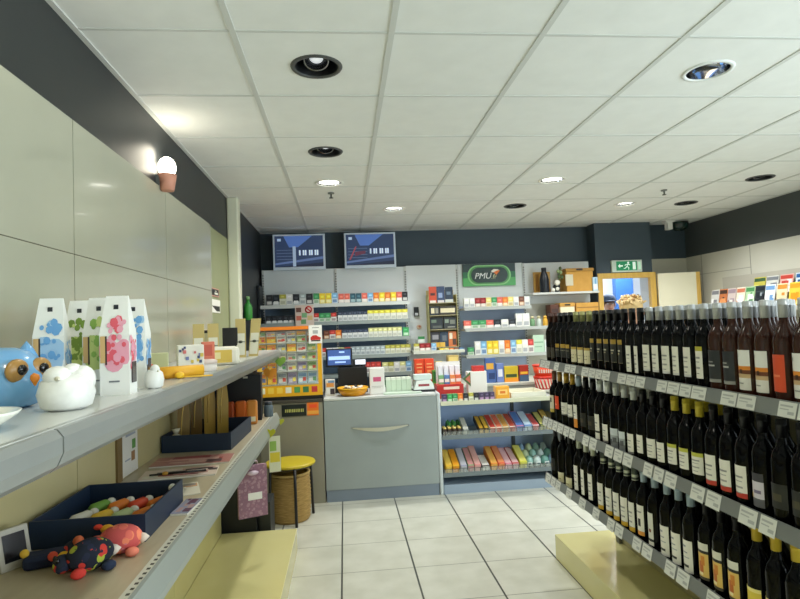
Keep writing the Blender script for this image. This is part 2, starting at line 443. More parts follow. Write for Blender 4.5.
while k < 4.1:
    m.box(-0.52, -0.511, k, k + 0.01, 0.9204, 0.921, P(60, 58, 50)); k += 0.028
m.build('shelf_board', t)
m = MB(); m.prism([(-0.505, 0.924), (-0.495, 0.922), (-0.473, 0.872), (-0.473, 0.852), (-0.49, 0.852), (-0.515, 0.895)], -0.6, 4.12, P(142, 148, 142, 0.35)); m.build('fascia', t)
for y in (0.4, 1.6, 2.8, 3.9):
    m = MB(); m.prism([(XL + 0.018, 0.895), (-0.56, 0.895), (-0.56, 0.875), (XL + 0.018, 0.80)], y - 0.012, y + 0.012, SHELFMETAL); m.build('bracket', t)
t = thing('plinth_unit', 'low cream laminate plinth with upright panel below the left shelves', 'plinth')
m = MB(); m.box(-0.868, -0.366, -1.0, 3.985, 0.0, 0.15, CREAM, b=0.003); m.build('platform', t)
for a, b in ((-1.0, 0.9), (0.903, 1.95), (1.953, 2.925), (2.928, 3.985)):
    m = MB(); m.box(-0.895, -0.87, a, b, 0.0, 0.80, CREAM); m.build('upright_panel', t)

t = thing('display_stand', 'black box standing on the floor behind the cream left plinth', 'box', (-0.70, 4.17, 0))
m = MB(); m.box(-0.19, 0.06, -0.16, 0.14, 0, 0.80, P(20, 24, 30, 0.5), b=0.004); m.build('cabinet_body', t)
m = MB(); m.box(0.065, 0.15, -0.12, 0.1, 0, 0.32, P(34, 38, 40, 0.5), b=0.004); m.build('side_box', t)

# ---- upper shelf goods
ZS = 1.36
# owl
t = thing('owl_figure', 'round light blue ceramic owl with tan eye patches on upper left shelf', 'figurine', (-0.785, 1.385, ZS), math.radians(-16))
OB = P(112, 168, 214, 0.25, coat=0.4); m = MB()
m.lathe([(0.055, 0), (0.078, 0.01), (0.09, 0.045), (0.088, 0.075), (0.074, 0.11), (0.055, 0.128), (0.03, 0.137), (1e-5, 0.139)], OB, n=28); m.build('body', t)
for s in (-1, 1):
    m = MB(); m.lathe([(0.026, 0), (0.014, 0.024), (1e-5, 0.042)], OB, c=(0.02, s * 0.05, 0.11), n=14); m.build('ear_tuft', t)
    e = MB(); e.ball((0.074, s * 0.032, 0.086), (0.012, 0.031, 0.027), P(170, 128, 66, 0.3)); eo = e.build('eye_patch', t)
    e = MB(); e.ball((0.086, s * 0.03, 0.088), (0.006, 0.013, 0.012), P(20, 18, 18, 0.1)); e.build('pupil', eo)
m = MB(); m.lathe([(1e-5, -0.022), (0.012, 0.0), (0.01, 0.008), (1e-5, 0.013)], P(236, 140, 36, 0.3), c=(0.087, 0, 0.066), n=12); m.build('beak', t)
# dish
m = MB(); m.lathe([(1e-5, 0.004), (0.035, 0.0), (0.05, 0.004), (0.084, 0.028), (0.088, 0.034), (0.082, 0.033), (0.05, 0.011), (1e-5, 0.009)], P(240, 240, 230, 0.2, coat=0.3), n=36)
m.ball((0.012, -0.02, 0.012), (0.03, 0.03, 0.006), P(222, 206, 70, 0.5))
tag(m.build('dish', None, (-0.65, 1.03, ZS)), 'shallow white dish with yellow centre at the near end of the upper shelf', 'dish')
# white bird figures
CER = mottled('white_ceramic', (232, 232, 228), (244, 244, 240), 40, 0.3, bump=0.1, coat=0.2)
def white_bird(loc, s, rz, label, two):
    t = thing('bird_figure', label, 'figurine', loc, rz)
    if not two: t.scale = (0.78, 0.78, 1.15)
    m = MB(); m.lathe([(0.034 * s, 0), (0.05 * s, 0.008 * s), (0.057 * s, 0.035 * s), (0.05 * s, 0.062 * s), (0.03 * s, 0.075 * s), (1e-5, 0.078 * s)], CER, n=26); m.build('body', t)
    m = MB(); m.ball((0.012 * s, -0.018 * s if two else 0, 0.072 * s), (0.03 * s, 0.028 * s, 0.024 * s), CER)
    m.lathe([(0.006 * s, 0), (1e-5, 0.014 * s)], P(225, 220, 200), n=8, T=Matrix.Translation((0.04 * s, -0.02 * s if two else 0, 0.07 * s)) @ Matrix.Rotation(PI / 2, 4, 'Y')); m.build('head', t)
    if two:
        m = MB(); m.ball((0.0, 0.03 * s, 0.062 * s), (0.026 * s, 0.028 * s, 0.032 * s), CER); m.build('wing', t)
        m = MB(); m.ball((-0.005, 0.012 * s, 0.085 * s), (0.02 * s, 0.02 * s, 0.014 * s), CER); m.build('crest', t)
white_bird((-0.606, 1.305, ZS), 1.0, math.radians(-60), 'large white ceramic bird figure in front of the blue owl', True)
white_bird((-0.55, 1.70, ZS), 0.62, math.radians(-40), 'small white ceramic bird beside the pink reed diffuser box', False)

# reed diffuser gift boxes
def diffuser(loc, rz, c1, c2, label, window=True):
    t = thing('diffuser_box', label, 'gift box', loc, rz, 'tall reed diffuser boxes')
    W = P(244, 244, 240, 0.4); w, dp, h = 0.037, 0.031, 0.262
    def sec(z):
        k = 1.0 if z < 0.16 else 1.0 - 0.26 * (z - 0.16) / 0.102
        return w * k, dp * (1.0 if z < 0.16 else max(0.12, 1 - 0.88 * (z - 0.16) / 0.102))
    vs = []; zs = [0, 0.16, 0.2, 0.235, h]
    for z in zs:
        a, b = sec(z); vs += [(-a, -b, z), (a, -b, z), (a, b, z), (-a, b, z)]
    fs = [(3, 2, 1, 0)]
    for j in range(len(zs) - 1):
        for i in range(4): fs.append((4 * j + i, 4 * j + (i + 1) % 4, 4 * j + 4 + (i + 1) % 4, 4 * j + 4 + i))
    o = 4 * (len(zs) - 1); fs.append((o, o + 1, o + 2, o + 3))
    m = MB(); m.add(vs, fs, W)
    e = 0.0012
    # printed flowers: scattered petals in the box's own artwork on the front and right side
    rnd = random.Random(label)
    for q in range(9):
        z = rnd.uniform(0.085, 0.13); r = rnd.uniform(0.014, 0.026); a, b = sec(z); x = rnd.uniform(-0.5, 0.7) * a
        pts = [(x + r * math.cos(2 * PI * i / 11), z + r * 1.1 * math.sin(2 * PI * i / 11)) for i in range(11)]
        m.add([(max(-sec(pz)[0], min(sec(pz)[0], px)), -sec(pz)[1] - 0.0006 - q * 0.00004, pz) for px, pz in pts], [tuple(range(11))], c2)
    for q in range(34):
        z = rnd.uniform(0.085, 0.205); a, b = sec(z); x = rnd.uniform(-0.6, 0.75) * a; r = rnd.uniform(0.004, 0.011)
        if z + r > 0.158 > z - r: z = 0.158 - r
        pts = [(x + r * math.cos(2 * PI * i / 7), z + r * 1.25 * math.sin(2 * PI * i / 7)) for i in range(7)]
        m.add([(max(-sec(pz)[0], min(sec(pz)[0], px)), -sec(pz)[1] - e - q * 0.00004, pz) for px, pz in pts], [tuple(range(7))], c1 if rnd.random() < 0.6 else c2)
        y = rnd.uniform(-0.7, 0.7); z2 = rnd.uniform(0.07, 0.15)
        m.add([(w + e + q * 0.00004, y * dp + r * 0.8 * math.cos(2 * PI * i / 7), z2 + r * math.sin(2 * PI * i / 7)) for i in range(7)], [tuple(range(7))], c2 if rnd.random() < 0.5 else c1)
    m.build('carton', t)
    q = MB(); a, b = sec(0.235)
    q.quad((-0.006, -b - e - 0.002, 0.226), (0.006, -b - e - 0.002, 0.226), (0.006, -sec(0.238)[1] - e - 0.002, 0.238), (-0.006, -sec(0.238)[1] - e - 0.002, 0.238), P(40, 44, 52)); 
    q.build('brand_mark', t); q = MB(); q.box(-0.014, 0.012, -dp - 0.0016, -dp - 0.0008, 0.034, 0.038, P(120, 126, 134)); q.build('caption_print', t)
    if window:
        q = MB(); q.box(-0.034, -0.022, -dp - 0.0025, -dp - 0.001, 0.085, 0.155, P(214, 176, 120, 0.6)); q.box(-0.022, -0.018, -dp - 0.0025, -dp - 0.001, 0.08, 0.155, P(60, 50, 44)); q.build('reeds_window', t)
        q = MB(); q.box(w + 0.001, w + 0.003, -0.018, 0.018, 0.03, 0.085, P(40, 30, 34, 0.2)); q.build('bottle_window', t)
pk, pk2 = P(232, 96, 112), P(240, 168, 188)
bl, bl2 = P(110, 168, 222), P(168, 204, 236)
gn, gn2 = P(140, 180, 84), P(196, 212, 130)
diffuser((-0.778, 1.60, ZS), math.radians(9), bl, bl2, 'white diffuser box with blue flowers, right behind the owl')
diffuser((-0.768, 1.745, ZS), math.radians(8), P(120, 150, 60), gn2, 'green patterned diffuser box, second from the owl', True)
diffuser((-0.672, 1.645, ZS), math.radians(4), gn, gn2, 'white diffuser box with green leaves, left of the pink one')
diffuser((-0.603, 1.585, ZS), math.radians(3), pk, pk2, 'white diffuser box with red and pink flowers, foremost of the boxes')
diffuser((-0.62, 1.755, ZS), math.radians(4), bl, bl2, 'white diffuser box with blue flowers, rightmost, behind the pink one')

# small bottle, tube, boxes further along the upper shelf
t = thing('perfume_bottle', 'small red perfume bottle with black stopper behind the small white bird', 'bottle', (-0.65, 1.95, ZS))
m = MB(); m.lathe([(0.02, 0), (0.022, 0.005), (0.022, 0.05), (0.008, 0.062), (0.007, 0.09)], P(198, 92, 48, 0.2), n=18); m.build('flask', t)
m = MB(); m.lathe([(0.011, 0.09), (0.013, 0.105), (0.007, 0.118), (1e-5, 0.12)], BLACK, n=14); m.build('stopper', t)
t = thing('gift_tube', 'yellow paper roll with ribbon lying on the upper shelf edge', 'roll', (-0.575, 2.02, ZS + 0.022), math.radians(28))
m = MB(); m.tube([(-0.085, 0, 0), (0.085, 0, 0)], 0.021, P(236, 176, 44, 0.5), 16); m.build('roll_body', t)
m = MB(); m.ball((0.0, -0.031, -0.009), (0.016, 0.012, 0.012), P(246, 196, 40, 0.4)); m.tube([(0, -0.034, -0.015), (0.06, -0.033, -0.017), (0.11, -0.03, -0.018)], 0.0028, P(240, 190, 60)); m.build('ribbon', t)
def carton(name, label, cat, loc, size, col, rz=0, art=(), group=None, parts=()):
    w, dd, h = size; m = MB(); m.box(-w / 2, w / 2, -dd / 2, dd / 2, 0, h, col, b=min(0.003, w / 8, h / 8))
    for n, (x0, x1, z0, z1, c) in enumerate(art):
        e = 0.0008 + 0.0003 * n
        m.box(-w / 2 + x0 * w, -w / 2 + x1 * w, -dd / 2 - e, -dd / 2 + 0.0001, z0 * h, z1 * h, c)
    if parts:
        t = thing(name, label, cat, loc, rz, group); m.build('carton', t)
        for pn, (x0, x1, y0, y1, z0, z1), c in parts:
            q = MB(); q.box(x0, x1, y0, y1, z0, z1, c); q.build(pn, t)
        return t
    return tag(m.build(name, None, loc, rz), label, cat, group)
def dots(seed, n, cols, r=(0.08, 0.2)):
    rr = random.Random(seed); out = []
    for i in range(n):
        a = rr.uniform(*r); x = rr.uniform(0.02, 0.98 - a); z = rr.uniform(0.04, 0.96 - a)
        out.append((x, x + a, z, z + a, rr.choice(cols)))
    return out
carton('keepsake_box', 'translucent pale green box behind the yellow roll', 'box', (-0.71, 2.2, ZS), (0.10, 0.06, 0.085), P(206, 208, 160, 0.2, alpha=0.85), 0.3)
carton('keepsake_box', 'white box with blue and yellow flecks beside the yellow roll', 'box', (-0.60, 2.28, ZS), (0.095, 0.07, 0.108), P(240, 236, 226), 0.35,
       dots(3, 16, [P(120, 130, 180), P(226, 200, 90), P(214, 120, 120), P(70, 80, 120)], (0.06, 0.14)))
carton('keepsake_box', 'coral red box behind the small white round pot', 'box', (-0.565, 2.42, ZS), (0.05, 0.05, 0.115), P(226, 130, 104), 0.3, [(0.2, 0.8, 0.5, 0.9, P(206, 96, 80))])
t = thing('round_pot', 'small white round pot with pink speckles on the upper shelf edge', 'pot', (-0.545, 2.33, ZS))
m = MB(); m.lathe([(0.03, 0), (0.034, 0.004), (0.034, 0.03)], P(236, 228, 222, 0.4), n=20); m.build('pot_body', t)
m = MB(); m.lathe([(0.036, 0.03), (0.036, 0.042), (0.02, 0.047), (1e-5, 0.048)], P(224, 206, 200, 0.4), n=20); m.build('lid', t)
t = thing('gift_bag', 'white pouch with a yellow print lying near the middle of the upper shelf', 'pouch', (-0.58, 2.72, ZS), 0.25)
m = MB(); m.box(-0.085, 0.085, -0.05, 0.05, 0, 0.084, P(238, 234, 220, 0.5), b=0.018); m.build('pouch', t)
m = MB(); m.box(-0.045, 0.05, -0.0512, -0.05, 0.012, 0.07, P(222, 190, 90)); m.box(-0.03, 0.0, -0.0516, -0.05, 0.03, 0.06, P(240, 226, 170)); m.build('printed_label', t)
def paper_bag(loc, rz, h, label, tilt=0):
    t = thing('gift_bag', label, 'bag', loc, rz)
    B = P(204, 184, 122, 0.7); m = MB()
    m.add([(-.027, -.022, 0), (.027, -.022, 0), (.027, .022, 0), (-.027, .022, 0), (-.029 + tilt, -.003, h), (.029 + tilt, -.003, h), (.029 + tilt, .003, h), (-.029 + tilt, .003, h)],
          [(3, 2, 1, 0), (4, 5, 6, 7), (0, 1, 5, 4), (1, 2, 6, 5), (2, 3, 7, 6), (3, 0, 4, 7)], B); m.build('paper_bag', t)
    m = MB(); f0, f1 = 0.06, 0.62
    def yy(z): return -0.022 + 0.019 * z / h - 0.0012
    m.quad((-.023 + tilt * f0, yy(f0 * h), f0 * h), (.023 + tilt * f0, yy(f0 * h), f0 * h), (.024 + tilt * f1, yy(f1 * h), f1 * h), (-.024 + tilt * f1, yy(f1 * h), f1 * h), P(232, 230, 214)); m.build('clear_window', t)
    m = MB(); m.ball((tilt * .4, yy(.4 * h) - 0.004, .4 * h), (0.012, 0.005, 0.008), P(70, 72, 60)); m.tube([(-.025 + tilt * .4, yy(.4 * h) - .001, .4 * h), (.025 + tilt * .4, yy(.4 * h) - .001, .4 * h)], 0.0022, P(70, 72, 60), 6); m.build('bow', t)
paper_bag((-0.785, 3.16, ZS), 0.15, 0.20, 'kraft bag with cream window, left of a pair beside the black box')
paper_bag((-0.715, 3.19, ZS), 0.15, 0.20, 'kraft bag with cream window, right of a pair beside the black box')
carton('keepsake_box', 'small black box standing between the kraft bags on the upper shelf', 'box', (-0.665, 3.4, ZS), (0.085, 0.05, 0.175), P(24, 26, 30, 0.4), 0.15, [(0.0, 1.0, 0.0, 0.14, P(120, 100, 60))])
carton('picture_holder', 'thin black frame standing behind the first kraft bags', 'frame', (-0.80, 3.30, ZS), (0.08, 0.02, 0.165), P(30, 32, 36, 0.4), 0.15, [(0.12, 0.88, 0.1, 0.9, P(190, 186, 150))])
paper_bag((-0.605, 3.40, ZS), 0.1, 0.225, 'tall kraft bag with white front right of the black box, upright')
paper_bag((-0.548, 3.48, ZS), 0.1, 0.225, 'tall kraft bag leaning right at the far end of the upper shelf', 0.022)

# ---- signs on the left wall, green bottle, flyer
t = thing('wall_sign', 'upper of two small red rimmed notices on the wall strip beyond the panels', 'sign', (XL, 4.3, 1.775))
m = MB(); m.box(0, 0.006, -0.14, 0.14, 0, 0.062, P(206, 150, 134)); m.build('sign_plate', t)
m = MB(); m.box(0.006, 0.0075, -0.12, 0.12, 0.008, 0.054, P(34, 32, 32)); m.box(0.0075, 0.008, -0.02, 0.09, 0.016, 0.03, P(226, 222, 206)); m.box(0.0075, 0.008, 0.0, 0.05, 0.036, 0.044, P(226, 222, 206)); m.build('sign_print', t)
t = thing('wall_sign', 'lower notice, white over black, on the wall strip beyond the panels', 'sign', (XL, 4.32, 1.655))
m = MB(); m.box(0, 0.006, -0.14, 0.15, 0, 0.098, P(240, 236, 226)); m.build('sign_plate', t)
m = MB(); m.prism([(-0.12, 0.05), (0.13, 0.05), (0.13, 0.012), (0.02, 0.012)], 0.006, 0.0075, P(26, 26, 28), axis='x'); m.build('sign_print', t)
t = thing('spray_bottle', 'green plastic bottle in a holder on the dark wall left of the tobacco shelves', 'bottle', (XL + 0.012, 5.42, 1.60))
GR = P(60, 150, 62, 0.3)
m = MB(); m.lathe([(0.036, 0.01), (0.04, 0.016), (0.04, 0.13), (0.03, 0.16), (0.016, 0.175), (0.016, 0.2)], GR, c=(0.047, 0, 0), n=18); m.build('bottle_body', t)
m = MB(); m.lathe([(0.02, 0.2), (0.02, 0.225), (0.012, 0.235)], P(120, 170, 110, 0.4), c=(0.047, 0, 0), n=14); m.build('cap', t)
m = MB(); m.box(0, 0.095, -0.045, 0.045, 0, 0.01, P(50, 54, 54)); m.box(0, 0.006, -0.045, 0.045, 0, 0.08, P(50, 54, 54)); m.build('holder', t)
t = thing('flyer', 'white upright leaflet with small coloured pictures on wall between left shelves', 'leaflet', (XL + 0.019, 2.55, 0.925), 0)
m = MB(); m.box(0, 0.003, -0.085, 0.085, 0, 0.2, P(222, 220, 214)); m.build('sheet', t)
m = MB(); m.box(0.003, 0.0036, 0.02, 0.06, 0.10, 0.14, P(90, 150, 70)); m.box(0.003, 0.0036, 0.01, 0.05, 0.05, 0.09, P(150, 110, 70)); m.box(0.003, 0.0036, -0.05, 0.06, 0.16, 0.172, P(150, 160, 176)); m.box(0.003, 0.0036, -0.06, 0.0, 0.06, 0.066, P(150, 160, 176)); m.build('print', t)

# ---- lower shelf goods
ZL = 0.9205
def tray(label, x0, x1, y0, y1, h, skew=0.0):
    t = thing('tray', label, 'tray', (0, 0, ZL)); T = Matrix.Translation(((x0 + x1) / 2, (y0 + y1) / 2, 0)) @ Matrix.Rotation(skew, 4, 'Z')
    a, b = (x1 - x0) / 2, (y1 - y0) / 2; th = 0.006
    m = MB(); m.box(-a, a, -b, b, 0, th, NAVY, T); m.build('base', t)
    for (p, q, r, s) in ((-a, a, -b, -b + th), (-a, a, b - th, b), (-a, -a + th, -b + th, b - th), (a - th, a, -b + th, b - th)):
        m = MB(); m.box(p, q, r, s, th, h, NAVY, T); m.build('side', t)
tray('navy blue tray of colourful wrapped sweets on the lower left shelf', -0.905, -0.588, 1.72, 2.10, 0.078, 0.0)
tray('empty looking navy blue tray further along the lower left shelf', -0.915, -0.575, 2.94, 3.46, 0.085, -0.03)
cols = [('orange', P(232, 128, 40)), ('green', P(120, 168, 70)), ('red', P(224, 76, 44)), ('yellow', P(230, 186, 60)), ('white', P(224, 220, 208)), ('pale green', P(190, 204, 150))]
def candy(x, y, c, col, label, rz):
    t = thing('wrapped_candy', label, 'sweet', (x, y, ZL + 0.0065), rz, 'wrapped sweets in the near navy tray')
    m = MB(); m.tube([(-0.04, 0, 0.019), (-0.03, 0, 0.019), (0.02, 0, 0.02), (0.03, 0, 0.02)], [0.012, 0.018, 0.018, 0.012], col, 12); m.build('wrapper', t)
    m = MB(); m.ball((0.042, 0, 0.024), (0.015, 0.015, 0.013), P(232, 230, 222, 0.2), 12); m.build('white_end', t)
seq = [2, 0, 1, 2, 0, 4, 5, 3, 4, 1, 5, 4]
pos = []
for r_, yy in enumerate((1.79, 1.90, 2.01)):
    for c_ in range(4): pos.append((-0.85 + 0.062 * c_ + 0.01 * r_, yy))
order = [0, 5, 4, 3, 4, 3, 5, 0, 1, 0, 2, 0]
cnt = {}
for (x, y), k in zip(pos, order):
    cnt.setdefault(k, []).append((x, y))
for k, L in cnt.items():
    for n, (x, y) in enumerate(L):
        nm = cols[k][0]
        lab = ('%s wrapped sweet in the near navy tray' % nm) if len(L) == 1 else '%s wrapped sweet in the near navy tray, %s of %d from the front' % (nm, ORD[n], len(L))
        candy(x, y, nm, cols[k][1], lab, math.radians(62))
t = thing('wrapped_candy', 'loose white wrapped sweet at the far right corner of the near tray', 'sweet', (-0.61, 2.055, ZL + 0.0065), 0.4, 'wrapped sweets in the near navy tray')
m = MB(); m.ball((0, 0, 0.055), 0.014, P(232, 230, 222, 0.2), 12); m.build('white_end', t)
m = MB(); m.tube([(0, 0, 0), (0, 0, 0.045)], [0.012, 0.01], P(200, 196, 180, 0.3)); m.build('wrapper', t)
m = MB(); m.box(-0.05, 0.05, -0.035, 0.035, 0, 0.02, P(150, 160, 168, 0.15, alpha=0.6), b=0.004)
tag(m.build('clear_packet', None, (-0.845, 1.755 + .0, ZL + 0.0065), 0.1), 'clear cellophane packet in the near left corner of the sweets tray', 'packet') if False else None

t = thing('photo_frame', 'small pale box frame with dark window leaning at near lower left', 'frame', (-0.875, 1.60, ZL), math.radians(58))
T = Matrix.Rotation(math.radians(-14), 4, 'X')
m = MB(); m.box(-0.04, 0.04, 0.0, 0.03, 0.0, 0.105, P(176, 170, 156, 0.5), T, b=0.003); m.build('frame_body', t, (0, -0.01, 0.0))
m = MB(); m.box(-0.028, 0.028, -0.0015, 0.0, 0.02, 0.09, P(30, 30, 34, 0.15), T); m.build('picture', t, (0, -0.01, 0.0))
m = MB(); m.prism([(0.0, 0.0), (0.045, 0.0), (0.03, 0.05)], -0.01, 0.01, P(120, 112, 96), axis='x'); m.build('stand', t)

# plush toys
DARKPL = plush_material('dark_spotted_plush', [(22, 28, 44), (30, 36, 60), (206, 60, 50), (170, 180, 60), (26, 30, 44)], 48)
PINKPL = plush_material('pink_plush', [(206, 88, 86), (228, 110, 96), (236, 134, 100), (214, 120, 130)], 40)
def plush(label, loc, rz, body, c_feet, s):
    t = thing('plush_toy', label, 'soft toy', loc, rz); t.scale = (1, 1.05, 1.28)
    m = MB(); m.ball((0, 0, 0.034 * s), (0.062 * s, 0.04 * s, 0.034 * s), body, 20); m.build('body', t)
    m = MB(); m.ball((-0.066 * s, 0.012 * s, 0.026 * s), (0.024 * s, 0.022 * s, 0.02 * s), body, 14); h = m.build('head', t)
    for q in (-1, 1):
        m = MB(); m.ball((-0.08 * s, 0.012 * s + q * 0.012 * s, 0.038 * s), 0.006 * s, P(20, 20, 22, 0.1), 8); m.build('eye', h)
    for n, (fx, fy) in enumerate(((-0.04, -0.038), (0.035, -0.04), (-0.04, 0.04), (0.035, 0.042))):
        m = MB(); m.ball((fx * s, fy * s, 0.011 * s), (0.02 * s, 0.015 * s, 0.011 * s), c_feet[n % len(c_feet)], 12); m.build('foot', t)
    m = MB(); m.lathe([(0.014 * s, 0), (0.009 * s, 0.014 * s), (1e-5, 0.026 * s)], P(226, 210, 196, 0.8), n=10, T=Matrix.Translation((0.056 * s, 0, 0.03 * s)) @ Matrix.Rotation(PI / 2, 4, 'Y')); m.build('tail', t)
plush('dark plush toy with red and yellow spots before the sweets tray', (-0.665, 1.545, ZL), math.radians(38), DARKPL, [P(214, 60, 50, 0.9), P(32, 44, 70, 0.9)], 0.92)
plush('pink and orange plush toy beside the dark spotted one', (-0.628, 1.645, ZL), math.radians(14), PINKPL, [P(228, 110, 96, 0.9), P(226, 128, 104, 0.9)], 0.9)
t = thing('plush_toy', 'navy plush with yellow and orange ball feet left of the spotted one', 'soft toy', (-0.80, 1.60, ZL), math.radians(20))
m = MB(); m.box(-0.05, 0.05, -0.03, 0.03, 0, 0.036, P(28, 38, 66, 0.9), b=0.012); m.build('body', t)
for n, (x, y, z, r, c) in enumerate(((-0.045, -0.012, 0.043, 0.011, P(226, 182, 60, 0.9)), (0.02, -0.04, 0.033, 0.012, P(220, 84, 60, 0.9)), (0.045, -0.045, 0.026, 0.016, P(226, 180, 40, 0.9)), (0.075, 0.0, 0.048, 0.014, P(200, 100, 60, 0.9)))):
    m = MB(); m.ball((x, y, z), r, c, 12); m.build('ball_foot', t)
m = MB(); m.ball((0.065, 0.012, 0.024), (0.03, 0.03, 0.024), DARKPL, 14); m.build('head', t)
t = thing('plush_toy', 'small yellow and red headed soft toy against the tray side', 'soft toy', (-0.69, 1.705 - 0.01, ZL), 0.3)
m = MB(); m.lathe([(0.012, 0), (0.014, 0.03), (0.01, 0.042)], P(32, 46, 80, 0.9), n=12); m.build('body', t)
m = MB(); m.ball((0.006, 0, 0.052), (0.018, 0.012, 0.012), P(230, 170, 50, 0.9), 12); m.build('head', t)
m = MB(); m.ball((-0.016, 0, 0.06), (0.012, 0.008, 0.008), P(226, 70, 50, 0.9), 10); m.build('comb', t)

def magazine(label, loc, w, h, rz, base, seed, cols, thick=0.006):
    t = thing('magazine', label, 'magazine', loc, rz)
    m = MB(); m.box(-w / 2, w / 2, -h / 2, h / 2, 0, thick, P(225, 222, 214)); m.build('pages', t)
    r = random.Random(seed); m = MB(); m.box(-w / 2 - 0.001, w / 2 + 0.001, -h / 2 - 0.001, h / 2 + 0.001, thick, thick + 0.0008, base)
    for i in range(9):
        a, b = r.uniform(0.12, 0.5) * w, r.uniform(0.06, 0.3) * h; x = r.uniform(-w / 2, w / 2 - a); y = r.uniform(-h / 2, h / 2 - b)
        m.box(x, x + a, y, y + b, thick + 0.0008, thick + 0.0011 + 0.0002 * i, r.choice(cols))
    m.build('cover', t)
MC = [P(150, 60, 60, .3), P(220, 214, 200, .3), P(96, 70, 70, .3), P(200, 160, 150, .3), P(60, 50, 56, .3)]
magazine('dark red magazine lying far right on the lower shelf before the second tray', (-0.715, 2.73, ZL), 0.345, 0.17, 0.05, P(176, 120, 112, .3), 1, MC)
magazine('pale magazine with black edge beside the flyer on the lower shelf', (-0.71, 2.50, ZL), 0.30, 0.15, 0.12, P(214, 196, 184, .3), 2, MC)
magazine('glossy grey blue magazine at the shelf edge beside the sweets tray', (-0.553, 2.02 - 0.0, ZL), 0.055, 0.16, -0.06, P(150, 150, 168, .15), 3, [P(210, 210, 220, .2), P(110, 80, 100, .2), P(180, 150, 150, .2)])
magazine('white leaflet behind the sweets tray corner on the lower shelf', (-0.64, 2.24, ZL), 0.14, 0.17, 0.3, P(220, 214, 196, .3), 4, [P(196, 150, 110), P(236, 232, 220), P(150, 140, 130)], 0.003)
magazine('purple magazine at the near end of the lower left shelf', (-0.72, 1.29, ZL), 0.30, 0.14, 0.0, P(92, 70, 110, .3), 5, [P(60, 40, 80), P(160, 130, 170)])
# a pen like dark rod on the pale magazine
m = MB(); m.tube([(-0.82, 2.455, ZL + 0.013), (-0.60, 2.49, ZL + 0.013)], 0.004, P(24, 20, 22, 0.3)); m.ball((-0.76, 2.465, ZL + 0.015), (0.013, 0.011, 0.008), P(200, 150, 60), 10)
tag(m.build('dark_stick'), 'thin dark stick with tan bead lying across the pale magazine', 'stick')
# cellophane bag in the corner of the second tray
m = MB(); m.ball((0, 0, 0.04), (0.035, 0.025, 0.04), P(196, 190, 170, 0.15), 14); m.lathe([(0.008, 0), (0.022, 0.03)], P(196, 190, 170, 0.15), c=(0, 0, 0.075), n=12)
tag(m.build('cellophane_bag', None, (-0.865, 2.99, ZL + 0.0065), 0.3), 'small cellophane bag in the near corner of the second navy tray', 'bag')
# tall gold gift bags / bottles behind the second tray
for n, (x, y, h, c, nm) in enumerate(((-0.86, 3.10, 0.26, P(140, 112, 60, .35), 'dull brown'), (-0.845, 3.30, 0.30, P(120, 88, 36, .3), 'bronze'), (-0.79, 3.38, 0.34, P(206, 164, 70, .3), 'bright gold'), (-0.715, 3.37, 0.34, P(186, 150, 66, .3), 'pale gold'))):
    t = thing('bottle_bag', '%s tall gift bag standing in the second navy tray' % nm if n else 'dull brown tall gift bag, leftmost in the second navy tray', 'gift bag', (x, y, ZL + 0.0065), 0.3)
    m = MB(); m.prism([(-0.03, 0), (0.03, 0), (0.034, h * 0.55), (0.022, h), (-0.02, h), (-0.028, h * .6)], -0.02, 0.02, c); m.build('bag_body', t)
    m = MB(); m.tube([(-0.012, -0.021, h * 0.2), (-0.005, -0.022, h * 0.6), (0.012, -0.021, h * 0.98)], 0.003, P(230, 196, 110, .3)); m.build('cord', t)
carton('carton_box', 'large black box at the far end of the lower shelf under the upper one', 'box', (-0.72, 3.93, ZL), (0.30, 0.22, 0.30), P(16, 22, 34, 0.4), 0.1, [(0.62, 0.72, 0.93, 0.97, P(210, 210, 200)), (0.60, 0.66, 0.30, 0.38, P(230, 230, 226))])
for n, (x, y, c, nm) in enumerate(((-0.735, 3.66, P(178, 76, 34, .3), 'rust red'), (-0.665, 3.68, P(216, 108, 40, .3), 'orange'), (-0.60, 3.70, P(226, 150, 70, .3), 'pale orange'))):
    t = thing('sweet_bag', '%s bag of sweets before the black box on the lower shelf' % nm, 'bag', (x, y, ZL), 0.1)
    m = MB(); m.box(-0.034, 0.034, -0.03, 0.03, 0, 0.15, c, b=0.014); m.build('bag_body', t)
    m = MB(); m.box(-0.022, 0.022, -0.0315, -0.03, 0.02, 0.05, P(236, 230, 210)); m.build('paper_tag', t)
t = thing('storage_jar', 'grey blue glass jar beside the orange sweet bags at the far shelf end', 'jar', (-0.535, 3.98, ZL))
m = MB(); m.lathe([(0.028, 0), (0.031, 0.006), (0.031, 0.07), (0.024, 0.08)], P(96, 112, 124, 0.15), n=18); m.build('glass', t)
m = MB(); m.lathe([(0.026, 0.08), (0.026, 0.098), (0.02, 0.102)], P(70, 78, 86, .3), n=18); m.build('lid', t)
def heart(label, loc, c, s, leaf=False):
    pts = []
    for i in range(28):
        a = 2 * PI * i / 28
        pts.append((s * (16 * math.sin(a) ** 3) / 17, s * (13 * math.cos(a) - 5 * math.cos(2 * a) - 2 * math.cos(3 * a) - math.cos(4 * a)) / 17))
    t = thing('heart_tag', label, 'tag', loc); m = MB(); m.prism(pts, -0.002, 0.002, c); m.build('card_heart', t)
    m = MB(); m.tube([(0, 0, 0.3 * s), (0.0, 0.004, s * 0.9), (0, 0.004, s * 1.25)], 0.0012, P(180, 176, 150), 6); m.build('clip', t)
heart('yellow green heart tag clipped to the lower shelf before the sweet bags', (-0.468, 3.55, 0.885), P(190, 190, 40), 0.032)
heart('yellow green heart tag hanging at the far tip of the lower shelf', (-0.466, 4.08, 0.865), P(186, 190, 56), 0.026)
heart('large orange heart card hanging under the upper shelf end', (-0.52, 4.0, 1.215), P(232, 150, 44), 0.05)
